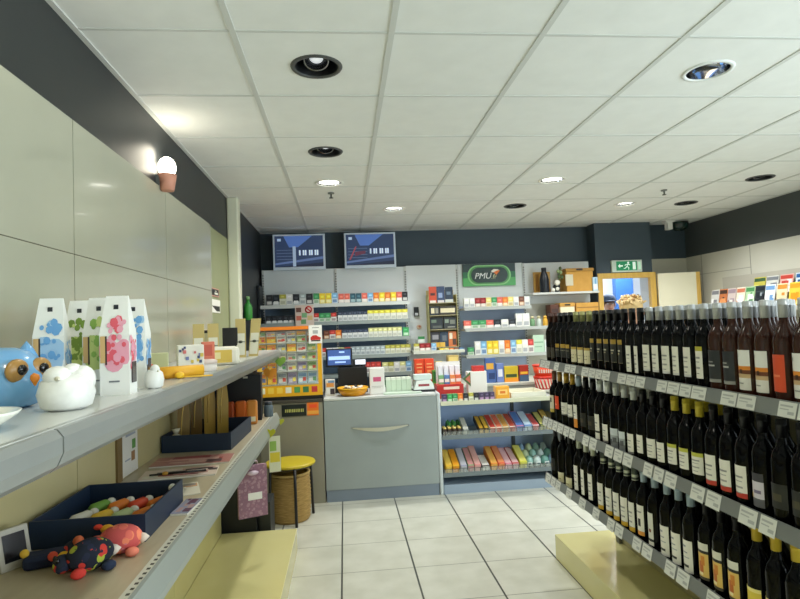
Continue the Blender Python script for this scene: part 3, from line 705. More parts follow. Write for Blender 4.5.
heart('green heart tag on the far end of the upper shelf edge', (-0.482, 4.3, 1.275), P(130, 176, 70), 0.045)
# hanging paper gift bag and white tag strip
t = thing('gift_bag', 'mauve patterned paper bag with white label hanging from the lower shelf', 'bag', (-0.487, 2.95, 0.795), math.radians(22))
PAT = plush_material('mauve_damask_paper', [(150, 112, 134), (176, 140, 156), (160, 120, 140), (186, 152, 166)], 60)
m = MB(); m.box(-0.072, 0.072, -0.012, 0.012, -0.215, 0.04, PAT); m.build('bag_body', t)
m = MB(); m.box(-0.025, 0.045, -0.0145, -0.012, -0.13, -0.095, P(238, 236, 236)); m.build('white_label', t)
m = MB(); m.tube([(-0.03, -0.004, 0.04), (-0.025, -0.004, 0.06), (0.025, -0.004, 0.06), (0.03, -0.004, 0.04)], 0.003, P(206, 180, 200)); m.build('handle', t)
m = MB(); m.ball((0, -0.02, 0.005), (0.03, 0.01, 0.012), P(220, 196, 216, 0.2), 10); m.build('ribbon_bow', t)
t = thing('price_strip', 'white and yellow leaflet strip hanging at far end of the lower shelf', 'tag', (-0.455, 3.62, 0.85), math.radians(15))
m = MB(); m.box(-0.035, 0.035, -0.0015, 0.0015, -0.22, 0.0, P(226, 228, 206)); m.build('strip', t)
m = MB(); m.box(-0.03, 0.03, -0.0025, -0.0015, -0.16, -0.10, P(226, 206, 60)); m.box(-0.03, 0.01, -0.0025, -0.0015, -0.09, -0.03, P(150, 190, 90)); m.build('print', t)

# ------------------------------------------------------------------ stool and basket
t = thing('stool', 'round stool with yellow seat and thin black legs beside the counter', 'stool', (-0.465, 4.64, 0))
m = MB(); m.lathe([(0.185, 0.432), (0.198, 0.436), (0.2, 0.446), (0.195, 0.456), (0.18, 0.459), (1e-5, 0.459)], P(198, 176, 36, 0.35), n=40); m.build('seat', t)
for dx, dy in ((-0.152, -0.144), (0.055, -0.2), (0.165, 0.11), (-0.06, 0.2)):
    m = MB(); m.tube([(dx * 0.93, dy * 0.93, 0.434), (dx, dy, 0.0)], 0.0115, BLACK, 10); m.build('leg', t)
m = MB(); m.lathe([(0.165, 0.42), (0.172, 0.42), (0.172, 0.434), (0.165, 0.434)], BLACK, n=32, caps=False); m.build('seat_ring', t)
WICK = mottled('coiled_wicker', (150, 118, 62), (196, 162, 98), 30, 0.7, bump=0.6, stretch=(0.6, 0.6, 6))
t = thing('wicker_basket', 'round coiled wicker basket standing under the yellow stool', 'basket', (-0.475, 4.66, 0))
BR = 1.12
prof = [(0.13 * BR, 0.0)]
for k in range(12): prof += [((0.134 + 0.008 * math.sin(PI * k / 12)) * BR, 0.008 + 0.029 * k), ((0.142 + 0.008 * math.sin(PI * k / 12)) * BR, 0.022 + 0.029 * k)]
prof += [(0.13 * BR, 0.36), (0.124 * BR, 0.32), (0.12 * BR, 0.02), (1e-5, 0.02)]
m = MB(); m.lathe(prof, WICK, n=36); m.build('basket_body', t)
m = MB(); m.lathe([(0.128 * BR, 0.36), (0.146 * BR, 0.36), (0.148 * BR, 0.37), (0.138 * BR, 0.377), (0.128 * BR, 0.37)], P(206, 176, 112, .6), n=36, caps=False); m.build('rim', t)

# ------------------------------------------------------------------ counters
t = thing('sales_counter', 'pale grey sales counter with long curved handle facing the aisle', 'counter', (0, 5.0, 0))
m = MB(); m.box(-0.20, 0.795, 0.0, 0.62, 0.10, 0.872, COUNTER, b=0.004); m.build('counter_body', t)
m = MB(); m.box(-0.195, 0.79, 0.004, 0.6, 0.0, 0.10, KICK); m.build('toe_kick', t)
m = MB(); m.box(-0.20, 0.79, -0.004, 0.64, 0.872, 0.897, COUNTERTOP, b=0.006); m.build('worktop', t)
m = MB(); m.box(0.797, 0.828, -0.006, 0.63, 0.0, 0.895, P(196, 204, 206, 0.3), b=0.01); m.build('end_panel', t)
m = MB(); n = 16; pts = [(0.035 + 0.505 * i / n, -0.008 - 0.032 * math.sin(PI * i / n), 0.628 - 0.02 * math.sin(PI * i / n)) for i in range(n + 1)]
vs = []; fs = []
for i, (x, y, z) in enumerate(pts):
    hh = 0.003 + 0.013 * math.sin(PI * i / n)
    vs += [(x, y, z - hh), (x, y, z + hh), (x, y + 0.01, z + hh), (x, y + 0.01, z - hh)]
for i in range(n):
    for k in range(4): fs.append((4 * i + k, 4 * i + (k + 1) % 4, 4 * i + 4 + (k + 1) % 4, 4 * i + 4 + k))
fs += [(3, 2, 1, 0), (4 * n, 4 * n + 1, 4 * n + 2, 4 * n + 3)]
m.add(vs, fs, P(198, 196, 178, 0.3, 0.3)); m.box(0.033, 0.06, -0.01, 0.0, 0.622, 0.634, STEEL); m.box(0.515, 0.542, -0.01, 0.0, 0.622, 0.634, STEEL); m.build('handle', t)

t = thing('side_counter', 'olive grey counter unit under the orange edged display case', 'counter', (0, 5.0, 0))
m = MB(); m.box(-0.93, -0.208, 0.0, 0.62, 0.0, 0.868, COUNTERDK, b=0.004); m.build('counter_body', t)
m = MB(); m.box(-0.93, -0.208, -0.006, 0.62, 0.868, 0.895, P(70, 66, 58, 0.4), b=0.004); m.build('worktop', t)
t = thing('notice_strip', 'black strip notice with pale lettering on the olive counter front', 'sign', (-0.56, 5.0, 0.757))
m = MB(); m.box(0.0, 0.21, -0.004, 0.0, 0, 0.10, P(20, 30, 30, 0.4)); m.build('strip_plate', t)
m = MB()
for i in range(11): m.box(0.03 + 0.015 * i, 0.03 + 0.015 * i + random.uniform(0.007, 0.012), -0.0055, -0.004, 0.035, 0.062, P(196, 196, 110))
m.build('pale_lettering', t)
t = thing('sticker', 'square orange sticker beside the black strip on the olive counter', 'sticker', (-0.343, 5.0, 0.757))
m = MB(); m.box(0, 0.10, -0.003, 0, 0, 0.112, P(238, 120, 36, 0.4)); m.build('sticker_sheet', t)
m = MB(); m.box(0.02, 0.085, -0.0042, -0.003, 0.065, 0.095, P(246, 84, 40)); m.box(0.0, 0.1, -0.0042, -0.003, 0.012, 0.04, P(242, 170, 70)); m.build('print', t)

# lottery ticket display case
CX0, CX1, CY0, CY1, CZ0, CZ1 = -0.80, -0.205, 5.03, 5.28, 0.896, 1.535
t = thing('ticket_case', 'orange edged glass display case of scratch tickets on the olive counter', 'display case')
YEL = P(240, 178, 30, 0.4); ORA = P(236, 130, 30, 0.4)
m = MB(); m.box(CX0, CX1, CY0 - 0.004, CY1, CZ0, CZ0 + 0.03, BLACK); m.build('base', t)
m = MB(); m.box(CX0, CX1, CY0, CY0 + 0.012, CZ0 + 0.03, 1.02, YEL); fr = m.build('lower_rail', t)
rr = random.Random(5)
for i in range(7):
    m = MB(); x = CX0 + 0.05 + 0.075 * i; m.box(x, x + 0.05, CY0 - 0.0015, CY0, 0.955, 1.005, rr.choice([P(90, 160, 90), P(200, 60, 60), P(250, 210, 80), P(60, 120, 80), P(240, 240, 220)])); m.build('emblem', fr)
m = MB(); m.box(CX1 - 0.034, CX1, CY0, CY0 + 0.012, 1.02, CZ1 - 0.03, YEL); m.build('post', t)
m = MB(); m.box(CX0, CX0 + 0.02, CY0, CY0 + 0.012, 1.02, CZ1 - 0.03, P(70, 50, 30, 0.4)); m.build('post', t)
m = MB(); m.box(CX0, CX1, CY0, CY1, CZ1 - 0.03, CZ1, ORA); m.build('top_rail', t)
m = MB(); m.box(CX0, CX1, CY1 - 0.012, CY1, CZ0 + 0.03, CZ1 - 0.03, P(196, 196, 186, .5)); m.build('back_board', t)
rows = [(1.03, 0.11), (1.145, 0.085), (1.235, 0.075), (1.315, 0.075), (1.395, 0.07), (1.458, 0.042)]
for z, h in rows:
    m = MB(); m.box(CX0 + 0.022, CX1 - 0.036, CY0 + 0.03, CY1 - 0.014, z - 0.008, z - 0.002, P(206, 210, 200, 0.2)); m.build('tier', t)
m = MB(); m.box(CX0 + 0.02, CX1 - 0.034, CY0 + 0.003, CY0 + 0.005, 1.02, CZ1 - 0.03, P(255, 255, 255, 0.03, alpha=0.03)); m.build('glass_pane', t)
RN = ['bottom', 'second', 'third', 'fourth', 'fifth', 'top']
tcol = {'yellow': [P(242, 186, 24), P(230, 130, 24), P(248, 204, 50)], 'silver': [P(186, 190, 186), P(110, 120, 130), P(226, 226, 220)], 'pale green': [P(170, 196, 130), P(110, 160, 90), P(230, 232, 190)],
        'white': [P(232, 228, 216), P(160, 160, 160), P(206, 120, 100)], 'lilac': [P(176, 164, 190), P(120, 110, 150), P(224, 218, 226)], 'pale blue': [P(176, 204, 220), P(110, 150, 190), P(232, 236, 236)], 'brown': [P(150, 84, 44), P(196, 110, 50), P(100, 60, 40)]}
plan = [['yellow', 'yellow', 'silver', 'lilac', 'pale blue', 'pale blue'], ['yellow', 'yellow', 'silver', 'white', 'lilac', 'pale green'], ['yellow', 'pale green', 'white', 'white', 'silver', 'pale green'],
        ['yellow', 'yellow', 'silver', 'yellow', 'white', 'pale green'], ['yellow', 'yellow', 'white', 'silver', 'pale green', 'brown'], ['pale green', 'white', 'silver', 'white', 'yellow', 'white']]
for r_, ((z, h), row) in enumerate(zip(rows, plan)):
    for c_, nm in enumerate(row):
        x = CX0 + 0.028 + c_ * 0.088; a, b, c = tcol[nm]; rr = random.Random(r_ * 10 + c_)
        m = MB(); w_ = 0.078; m.box(0, w_, 0, 0.022, 0, h - 0.010, a)
        m.box(0.006, w_ - 0.006, -0.0012, 0, (h - 0.012) * 0.62, (h - 0.012) * 0.9, b); m.box(0.01, w_ * rr.uniform(0.4, 0.9), -0.0012, 0, (h - 0.012) * 0.12, (h - 0.012) * 0.45, c)
        m.box(w_ * 0.55, w_ * 0.9, -0.0018, 0, (h - 0.012) * 0.2, (h - 0.012) * 0.55, rr.choice([P(220, 70, 50), P(250, 226, 90), P(80, 150, 90), P(90, 110, 170)]))
        tag(m.build('scratch_ticket', None, (x, CY0 + 0.06, z)), '%s scratch ticket, %s from left in the %s row of the orange case' % (nm, ORD[c_], RN[r_]), 'ticket', 'scratch tickets in the orange case')
t = thing('paper_notice', 'white paper notice with a red car picture on the display case corner', 'notice', (-0.31, CY0 - 0.006, 1.378), 0)
m = MB(); m.box(0, 0.115, -0.001, 0.001, 0, 0.16, P(240, 238, 232)); m.build('sheet', t)
m = MB(); m.prism([(0.015, 0.03), (0.1, 0.03), (0.105, 0.05), (0.08, 0.06), (0.065, 0.072), (0.035, 0.07), (0.015, 0.055)], -0.0022, -0.001, P(196, 46, 40)); m.box(0.02, 0.1, -0.0022, -0.001, 0.018, 0.028, P(40, 36, 36)); m.box(0.035, 0.08, -0.0022, -0.001, 0.085, 0.115, P(170, 174, 172)); m.box(0.03, 0.09, -0.0022, -0.001, 0.135, 0.14, P(120, 120, 120)); m.build('print', t)

# POS terminal
t = thing('cash_register', 'black till with tilted blue lit touch screen on the grey counter', 'till', (0.0, 5.42, 0.891 + 0.0065))
m = MB(); m.box(-0.12, 0.2, -0.08, 0.16, 0.0, 0.07, P(22, 24, 28, .4), b=0.006); m.build('cash_drawer', t)
m = MB(); m.prism([(-0.03, 0.07), (0.09, 0.07), (0.09, 0.30), (0.03, 0.30)], -0.06, 0.12, P(20, 22, 26, .4), axis='x'); m.build('stand', t)
T = Matrix.Translation((-0.055, -0.03, 0.325)) @ Matrix.Rotation(math.radians(-12), 4, 'X')
m = MB(); m.box(-0.125, 0.125, 0.0, 0.03, -0.085, 0.09, P(18, 20, 26, .3), T, b=0.006); mo = m.build('monitor', t)
m = MB(); m.box(-0.108, 0.108, -0.002, 0.0, -0.068, 0.075, P(52, 84, 150, emit=0.35), T); m.box(-0.1, 0.1, -0.003, -0.002, -0.02, 0.015, P(170, 200, 240, emit=0.5), T); m.box(-0.04, 0.06, -0.003, -0.002, -0.05, -0.035, P(150, 180, 230, emit=0.8), T); m.box(0.0, 0.05, -0.003, -0.002, 0.045, 0.06, P(150, 180, 230, emit=0.8), T); m.build('screen', mo)
m = MB(); m.box(0.088, 0.2, 0.0, 0.035, 0.245, 0.305, P(30, 32, 36, .4)); m.box(0.095, 0.192, -0.002, 0.0, 0.252, 0.298, P(226, 230, 240, emit=0.8)); m.build('customer_display', t)
m = MB(); m.box(0.115, 0.165, 0.005, 0.03, 0.07, 0.245, P(24, 26, 30, .4)); m.build('display_pole', t)
m = MB(); m.box(-0.07, 0.2, -0.12, -0.085, 0.0, 0.235, P(14, 15, 18, .5)); m.box(0.08, 0.12, -0.085, 0.0, 0.1, 0.13, P(14, 15, 18, .5)); m.build('back_plate', t)
# bowl with sweets
t = thing('bowl', 'yellow orange bowl on the counter in front of the till', 'bowl', (0.06, 5.12, 0.897))
m = MB(); m.lathe([(0.085, 0.0), (0.1, 0.004), (0.125, 0.035), (0.137, 0.07), (0.131, 0.07), (0.118, 0.035), (0.09, 0.012), (1e-5, 0.01)], P(232, 160, 26, 0.35), n=36); m.build('bowl_shell', t)
m = MB(); m.lathe([(0.139, 0.064), (0.141, 0.07), (0.137, 0.074), (0.131, 0.07)], P(244, 186, 50, 0.3), n=36, caps=False); m.build('rim', t)
rr = random.Random(11); cc = [('black', P(26, 24, 24, .3)), ('gold', P(226, 170, 50, .3)), ('white', P(230, 228, 220, .3)), ('green', P(90, 130, 60, .3)), ('orange', P(224, 110, 40, .3))]
bc = {}
for i in range(16):
    a = i * 2.4; r_ = 0.022 + 0.0215 * math.sqrt(i); k = rr.choice([0, 0, 0, 2, 0, 3, 1, 2]); bc.setdefault(k, []).append((0.06 + r_ * math.cos(a), 5.12 + r_ * math.sin(a), 0.897 + 0.048 + 0.014 * (1 - r_ / 0.11) + 0.01 * (i % 3)))
for k, L in bc.items():
    L.sort()
    for n, p in enumerate(L):
        nm = cc[k][0]; m = MB(); m.ball((0, 0, 0), (0.02, 0.016, 0.014), cc[k][1], 10)
        tag(m.build('wrapped_candy', None, p, n * 0.7), ('the only %s wrapped sweet in the yellow counter bowl' % nm) if len(L) == 1 else '%s wrapped sweet in the yellow counter bowl, %s from its left side' % (nm, ORD[n]), 'sweet', 'sweets in the counter bowl')
t = carton('cookie_carton', 'small upright carton with orange and blue print left of the bowl', 'box', (-0.142, 5.18, 0.897), (0.085, 0.06, 0.145), P(226, 220, 208), 0, [(0.1, 0.9, 0.55, 0.8, P(226, 150, 70)), (0.3, 0.95, 0.8, 0.95, P(110, 150, 190)), (0.5, 0.95, 0.1, 0.45, P(60, 50, 56)), (0.1, 0.45, 0.15, 0.5, P(236, 236, 230))])
t = thing('collection_box', 'tall white box with pink label on the counter right of the bowl', 'box', (0.28, 5.14, 0.897), 0)
m = MB(); m.box(-0.066, 0.066, -0.05, 0.05, 0, 0.235, P(232, 230, 226, 0.4), b=0.004); m.build('box_body', t)
m = MB(); m.box(-0.036, 0.034, -0.0515, -0.05, 0.115, 0.155, P(206, 90, 130)); m.build('pink_label', t)
m = MB(); m.box(-0.05, 0.05, -0.0515, -0.05, 0.07, 0.075, P(190, 186, 184)); m.box(-0.05, 0.03, -0.0515, -0.05, 0.058, 0.062, P(190, 186, 184)); m.build('print_lines', t)
for n in range(5):
    t = thing('clear_box', 'pale green clear box on the counter, %s from the white box' % ORD[n], 'box', (0.385 + 0.047 * n, 5.2, 0.897), 0, 'row of clear boxes on the counter')
    m = MB(); m.box(-0.023, 0.023, -0.04, 0.04, 0.0, 0.115, P(206, 222, 200, 0.15, alpha=0.9), b=0.003); m.build('carton', t)
    m = MB(); m.box(-0.021, 0.021, -0.041, 0.041, 0.115, 0.135, P(226, 230, 216, .3)); m.build('lid', t)
m = MB(); m.box(-0.17, 0.17, -0.07, 0.07, 0, 0.012, P(190, 206, 190, .3)); tag(m.build('counter_mat', None, (0.5, 5.08, 0.897)), 'thin pale green payment mat on the counter by the clear boxes', 'mat')
t = thing('magazine_pack', 'white plastic packs over black base at the right counter end', 'packs', (0.713, 5.16, 0.897), 0)
m = MB(); m.box(-0.108, 0.09, -0.06, 0.09, 0, 0.02, P(30, 30, 34), b=0.004); m.build('black_base', t)
m = MB(); m.prism([(-0.10, 0.02), (0.085, 0.02), (0.075, 0.075), (0.05, 0.105), (-0.075, 0.1)], -0.05, 0.08, P(232, 236, 234, .25)); m.build('white_pack', t)
m = MB(); m.box(-0.06, 0.04, -0.0515, -0.05, 0.05, 0.07, P(150, 60, 70)); m.build('print', t)
m = MB(); m.box(-0.095, 0.07, -0.02, 0.07, 0.105, 0.155, P(206, 220, 216, .3), b=0.006); m.build('top_pack', t)

# ------------------------------------------------------------------ low confectionery unit
t = thing('low_display_unit', 'low open display unit with sweets right of the grey counter', 'shelf unit', (0, 5.0, 0))
LX0, LX1 = 0.832, 1.93
m = MB(); m.box(LX0, LX1, 0.0, 0.5, 0, 0.08, P(150, 166, 184, .4)); m.build('plinth', t)
m = MB(); m.box(LX0, LX1, 0.47, 0.5, 0.08, 0.80, UNITBLUE); m.build('back_panel', t)
for i, z in enumerate((0.80, 0.50, 0.17)):
    m = MB(); m.box(LX0, LX1, 0.01, 0.47, z - 0.02, z, P(176, 184, 180, .35)); sh = m.build('shelf', t)
    m = MB(); m.box(LX0, LX1, -0.004, 0.01, z - 0.022, z + 0.014, P(206, 206, 180, .4) if i == 0 else P(110, 120, 124, .4)); m.build('price_rail', sh)
    if i:
        m = MB(); m.box(LX0 + 0.01, LX1, -0.003, -0.001, z + 0.014, z + 0.05, P(220, 226, 220, 0.1, alpha=0.16))
        k = LX0 + 0.03
        while k < LX1: m.box(k, k + 0.003, -0.005, -0.002, z + 0.014, z + 0.05, P(50, 54, 54)); k += 0.05
        m.box(LX0 + 0.01, LX1, -0.005, -0.002, z + 0.047, z + 0.05, P(50, 54, 54)); m.build('wire_guard', sh)
m = MB(); m.box(LX1 - 0.015, LX1, 0.0, 0.5, 0.08, 0.80, P(170, 178, 180, .4)); m.build('end_panel', t)
m = MB(); m.box(1.60, 1.63, 0.455, 0.47, 0.08, 0.78, P(60, 66, 70)); m.build('upright', t)

# generic small packs ------------------------------------------------------------
_pm = {}
def pack_mesh(w, dd, h, body, lid, lf, mark, name):
    key = (round(w, 3), round(dd, 3), round(h, 3), body, lid, lf, mark, name)
    if key not in _pm:
        m = MB(); b, l = P(*body, 0.4), P(*lid, 0.4)
        m.box(-w / 2, w / 2, 0, dd, 0, h * (1 - lf), b)
        m.box(-w / 2, w / 2, 0, dd, h * (1 - lf), h, l)
        if mark:
            m.box(-w * 0.36, w * 0.36, -0.001, 0, h * 0.12, h * 0.40, P(*mark, 0.5)); m.box(-w * 0.25, w * 0.25, -0.001, 0, h * (1 - lf * 0.7), h * (1 - lf * 0.35), P(min(255, lid[0] + 40), min(255, lid[1] + 40), min(255, lid[2] + 40), 0.5))
        _pm[key] = m.mesh(name)
    return _pm[key]
KIND = {  # body, lid, lid share, small mark, words
 'ww': ((232, 232, 226), (236, 236, 232), 0.4, (176, 180, 184), 'plain white'),
 'wn': ((226, 228, 226), (50, 62, 84), 0.36, (180, 184, 186), 'navy lidded white'),
 'wy': ((230, 230, 214), (226, 214, 70), 0.32, (196, 198, 184), 'yellow lidded white'),
 'wp': ((228, 230, 216), (222, 220, 150), 0.38, (200, 202, 186), 'pale yellow topped'),
 'wo': ((226, 226, 206), (178, 172, 70), 0.38, (196, 196, 170), 'olive topped white'),
 'wg': ((206, 212, 210), (170, 182, 184), 0.4, (160, 170, 174), 'grey'),
 'wr': ((228, 224, 218), (196, 60, 52), 0.45, (160, 150, 150), 'red topped white'),
 'rd': ((214, 200, 190), (150, 34, 34), 0.6, (236, 230, 220), 'dark red topped'),
 'co': ((224, 214, 206), (226, 108, 92), 0.6, (240, 232, 226), 'coral topped'),
 'or': ((230, 200, 160), (232, 124, 40), 0.7, (244, 226, 190), 'orange'),
 'ye': ((232, 210, 90), (240, 206, 50), 0.6, (250, 240, 180), 'yellow'),
 'cr': ((236, 228, 190), (236, 220, 130), 0.5, (206, 190, 140), 'cream'),
 'bu': ((120, 160, 196), (60, 110, 160), 0.6, (210, 226, 236), 'blue'),
 'lb': ((206, 224, 236), (130, 180, 216), 0.5, (120, 150, 190), 'light blue'),
 'te': ((70, 110, 120), (40, 84, 100), 0.6, (170, 196, 200), 'teal'),
 'gr': ((220, 228, 214), (64, 150, 90), 0.55, (150, 180, 150), 'green topped'),
 'gg': ((90, 180, 110), (60, 160, 90), 0.5, (200, 230, 200), 'bright green'),
 'dk': ((70, 70, 74), (34, 36, 42), 0.5, (210, 210, 206), 'black'),
 'dw': ((200, 204, 206), (24, 30, 40), 0.68, (236, 236, 234), 'black topped'),
 'br': ((170, 110, 74), (110, 64, 44), 0.5, (226, 206, 180), 'brown'),
 'pu': ((110, 90, 120), (70, 56, 90), 0.5, (190, 150, 190), 'purple'),
 'pk': ((226, 170, 186), (216, 120, 150), 0.5, (244, 226, 232), 'pink'),
}
def run(items, y, z, where, noun, cat, group, name, dd=0.024, names=None):
    """items: (x, w, h, kind); each becomes its own object with a label that counts like packs from the left"""
    tot = {}
    for it in items: tot[it[3]] = tot.get(it[3], 0) + 1
    seen = {}
    for x, w, h, k in items:
        body, lid, lf, mark, words = KIND[k]; seen[k] = seen.get(k, 0) + 1
        lab = '%s %s on the %s' % (words, noun, where) if tot[k] == 1 else '%s %s, %s of its colour from left, %s' % (words, noun, ORD[seen[k] - 1], where)
        tag(link(name, pack_mesh(w, dd, h, body, lid, lf, mark, name), None, (x, y, z)), lab, cat, group)
def spread(x0, x1, kinds, h, gap=0.004):
    n = len(kinds); s = (x1 - x0) / n
    return [(x0 + s * (i + 0.5), s - gap, h, k) for i, k in enumerate(kinds)]

# ------------------------------------------------------------------ tobacco wall unit
YS = 6.3
t = thing('tobacco_unit', 'tall wall unit of tobacco shelves behind the counter, under two screens', 'shelf unit')
m = MB(); m.box(-0.905, 0.745, 6.56, 6.6, 1.80, 2.19, UNITPANEL); m.build('upper_panel', t)
m = MB(); m.box(-0.905, 0.745, 6.56, 6.6, 0.0, 1.80, UNITBACK); m.build('back_panel', t)
for x in (-0.9, -0.075, 0.733):
    m = MB(); m.box(x - 0.012, x + 0.012, 6.545, 6.56, 0, 2.19, P(206, 208, 206, .4))
    for k in range(70): m.box(x - 0.006, x + 0.006, 6.5435, 6.545, 0.05 + 0.03 * k, 0.065 + 0.03 * k, P(50, 54, 56))
    m.build('perforated_upright', t)
m = MB(); m.box(-0.93, -0.905, 6.3, 6.6, 0, 2.0, P(30, 36, 42, .4)); m.build('end_panel', t)
Z1 = [1.772, 1.572, 1.38, 1.19, 0.985, 0.80]
for i, z in enumerate(Z1):
    m = MB(); m.box(-0.9, 0.735, 6.29, 6.555, z - 0.022, z, UNITSHELF); sh = m.build('shelf', t)
    m = MB(); m.box(-0.9, 0.735, 6.276, 6.29, z - 0.034, z + 0.006, P(150, 160, 156, .4) if i else P(206, 210, 206, .4)); m.build('price_rail', sh)
SN = ['top tobacco shelf', 'second tobacco shelf', 'third tobacco shelf', 'fourth tobacco shelf', 'fifth tobacco shelf', 'lowest tobacco shelf']
TB = 'tobacco packs on the wall unit'
def X1(u, z): return -0.863 + (u - 264) * 0.01103 - (1.77 - z) * 0.04
run(spread(X1(266, 1.77), X1(312, 1.77), ['dk', 'dw', 'wo', 'ww', 'dw', 'wg', 'dk'], 0.12) + spread(X1(312.5, 1.77), X1(337, 1.77), ['gr', 'ye', 'ye', 'lb'], 0.12) +
    spread(X1(337.5, 1.77), X1(408, 1.77), ['co', 'co', 'te', 'te', 'co', 'lb', 'or', 'ye', 'or', 'ye', 'co', 'dk'], 0.108), YS, Z1[0] + 0.0005, SN[0], 'tobacco pouch', 'tobacco', TB, 'tobacco_pouch', 0.05)
run(spread(X1(266, 1.57), X1(294, 1.57), ['dw'] * 5, 0.09) + spread(X1(295, 1.57), X1(336, 1.57), ['gr', 'wr', 'dw', 'wr', 'gr', 'gr', 'wr'], 0.10) + spread(X1(337, 1.57), X1(367, 1.57), ['wn'] * 6, 0.108) +
    spread(X1(367, 1.57), X1(408, 1.57), ['wy'] * 7, 0.112), YS, Z1[1] + 0.0005, SN[1], 'cigarette pack', 'cigarettes', TB, 'cigarette_pack')
run(spread(X1(266, 1.38), X1(322, 1.38), ['dw'] * 5 + ['br', 'wr', 'dw', 'wg', 'br'], 0.09) + spread(X1(323, 1.38), X1(341, 1.38), ['br', 'wr', 'or'], 0.098) + spread(X1(341.5, 1.38), X1(368, 1.38), ['wn'] * 5, 0.10) +
    spread(X1(368, 1.38), X1(402, 1.38), ['wp'] * 7, 0.108) + [(X1(406, 1.38), 0.068, 0.10, 'gg')], YS, Z1[2] + 0.0005, SN[2], 'cigarette pack', 'cigarettes', TB, 'cigarette_pack')
run(spread(X1(320, 1.19), X1(350, 1.19), ['wr', 'ww', 'ww', 'wp', 'wr'], 0.095) + spread(X1(350, 1.19), X1(385, 1.19), ['wg'] * 7, 0.098) + spread(X1(385, 1.19), X1(411, 1.19), ['wo'] * 5, 0.10), YS, Z1[3] + 0.0005, SN[3], 'cigarette pack', 'cigarettes', TB, 'cigarette_pack')
run(spread(X1(365, 0.99), X1(381, 0.99), ['wr', 'wr', 'wr'], 0.125) + spread(X1(382, 0.99), X1(412, 0.99), ['wp', 'wo', 'ww', 'wp', 'lb'], 0.115), YS, Z1[4] + 0.0005, SN[4], 'cigarette pack', 'cigarettes', TB, 'cigarette_pack')
run(spread(X1(384, 0.80), X1(413, 0.80), ['gr', 'wp', 'wo', 'lb', 'ww'], 0.10), YS, Z1[5] + 0.0005, SN[5], 'cigarette pack', 'cigarettes', TB, 'cigarette_pack')
t = thing('price_poster', 'small poster with red no entry mark hung on the tobacco shelves', 'poster', (-0.525, 6.262, 1.54))
m = MB(); m.box(0, 0.2, -0.004, 0.004, 0, 0.225, P(222, 200, 186, .4)); m.build('sheet', t)
m = MB()
for i, (x, z, c) in enumerate(((0.01, 0.15, P(110, 70, 60)), (0.06, 0.02, P(110, 160, 110)), (0.13, 0.06, P(220, 190, 130)), (0.01, 0.06, P(206, 110, 90)), (0.07, 0.09, P(120, 170, 120)))): m.box(x, x + 0.055, -0.0055, -0.004, z, z + 0.05, c)
m.build('print', t)
m = MB(); m.lathe([(0.025, 0), (0.04, 0), (0.04, 0.002), (0.025, 0.002)], P(206, 40, 44), n=24, caps=False, T=Matrix.Translation((0.145, -0.004, 0.175)) @ Matrix.Rotation(PI / 2, 4, 'X')); m.box(-0.035, 0.035, -0.006, -0.004, -0.007, 0.007, P(206, 40, 44), Matrix.Translation((0.145, 0, 0.175)) @ Matrix.Rotation(0.7, 4, 'Y')); m.build('red_mark', t)

# screens above the tobacco unit
def screen(x0, x1, label, streak):
    t = thing('wall_screen', label, 'screen', ((x0 + x1) / 2, 6.47, 2.176), 0, 'screens above the tobacco shelves')
    w, h = (x1 - x0) / 2, 0.41
    m = MB(); m.box(-w, w, 0, 0.05, 0, h, P(214, 226, 240, .35), b=0.006); m.build('bezel', t)
    m = MB(); m.box(-0.1, 0.1, 0.05, 0.23, 0.1, 0.3, P(40, 42, 46)); m.build('wall_mount', t)
    m = MB(); E_ = 0.55; a, b = -w + 0.022, w - 0.022
    m.box(a, b, -0.002, 0.0, 0.035, h - 0.02, P(44, 60, 92, emit=E_)); sc = m.build('display_panel', t)
    m = MB(); y = -0.0035
    m.prism([(a + 0.10, h - 0.022), (b - 0.12, h - 0.022), (a + 0.26, h - 0.15), (a + 0.16, h - 0.15)], y, -0.002, P(78, 110, 176, emit=E_))
    m.box(a + 0.03, a + 0.07, y, -0.002, h - 0.08, h - 0.05, P(170, 190, 216, emit=E_))
    for k in range(4): m.box(a + 0.02, a + 0.24, y, -0.002, 0.12 + 0.035 * k, 0.125 + 0.035 * k, P(96, 112, 140, emit=E_))
    m.prism([(a, 0.06), (b, 0.12), (b, 0.15), (a, 0.08)], y, -0.002, P(92, 112, 156, emit=E_))
    m.prism([(a, 0.037), (b, 0.037), (b, 0.08), (a + 0.1, 0.045)], y, -0.002, P(34, 40, 62, emit=E_)); m.build('race_picture', sc)
    m = MB(); y = -0.0045
    for k, x in enumerate((0.0, 0.042, 0.066, 0.112, 0.136, 0.176, 0.2)):
        if a + 0.27 + x + 0.018 < b: m.box(a + 0.27 + x, a + 0.288 + x, y, -0.002, 0.165, 0.225, P(190, 204, 226, emit=0.8))
    m.build('digits', sc)
    if streak == 'light':
        m = MB(); m.box(a + 0.2, a + 0.235, -0.004, -0.002, 0.04, h - 0.14, P(150, 168, 190, emit=0.6)); m.build('pale_streak', sc)
    else:
        m = MB(); m.prism([(a + 0.03, 0.10), (a + 0.05, 0.10), (a + 0.12, 0.25), (a + 0.105, 0.25)], -0.004, -0.002, P(150, 70, 80, emit=0.6)); m.prism([(a + 0.1, 0.14), (a + 0.22, 0.17), (a + 0.22, 0.2), (a + 0.1, 0.19)], -0.004, -0.002, P(96, 50, 70, emit=0.6)); m.build('red_figure', sc)
screen(-0.772, -0.185, 'left wall screen with pale streak and digits above the tobacco shelves', 'light')
screen(0.033, 0.625, 'right wall screen with red figure and digits above the tobacco shelves', 'red')

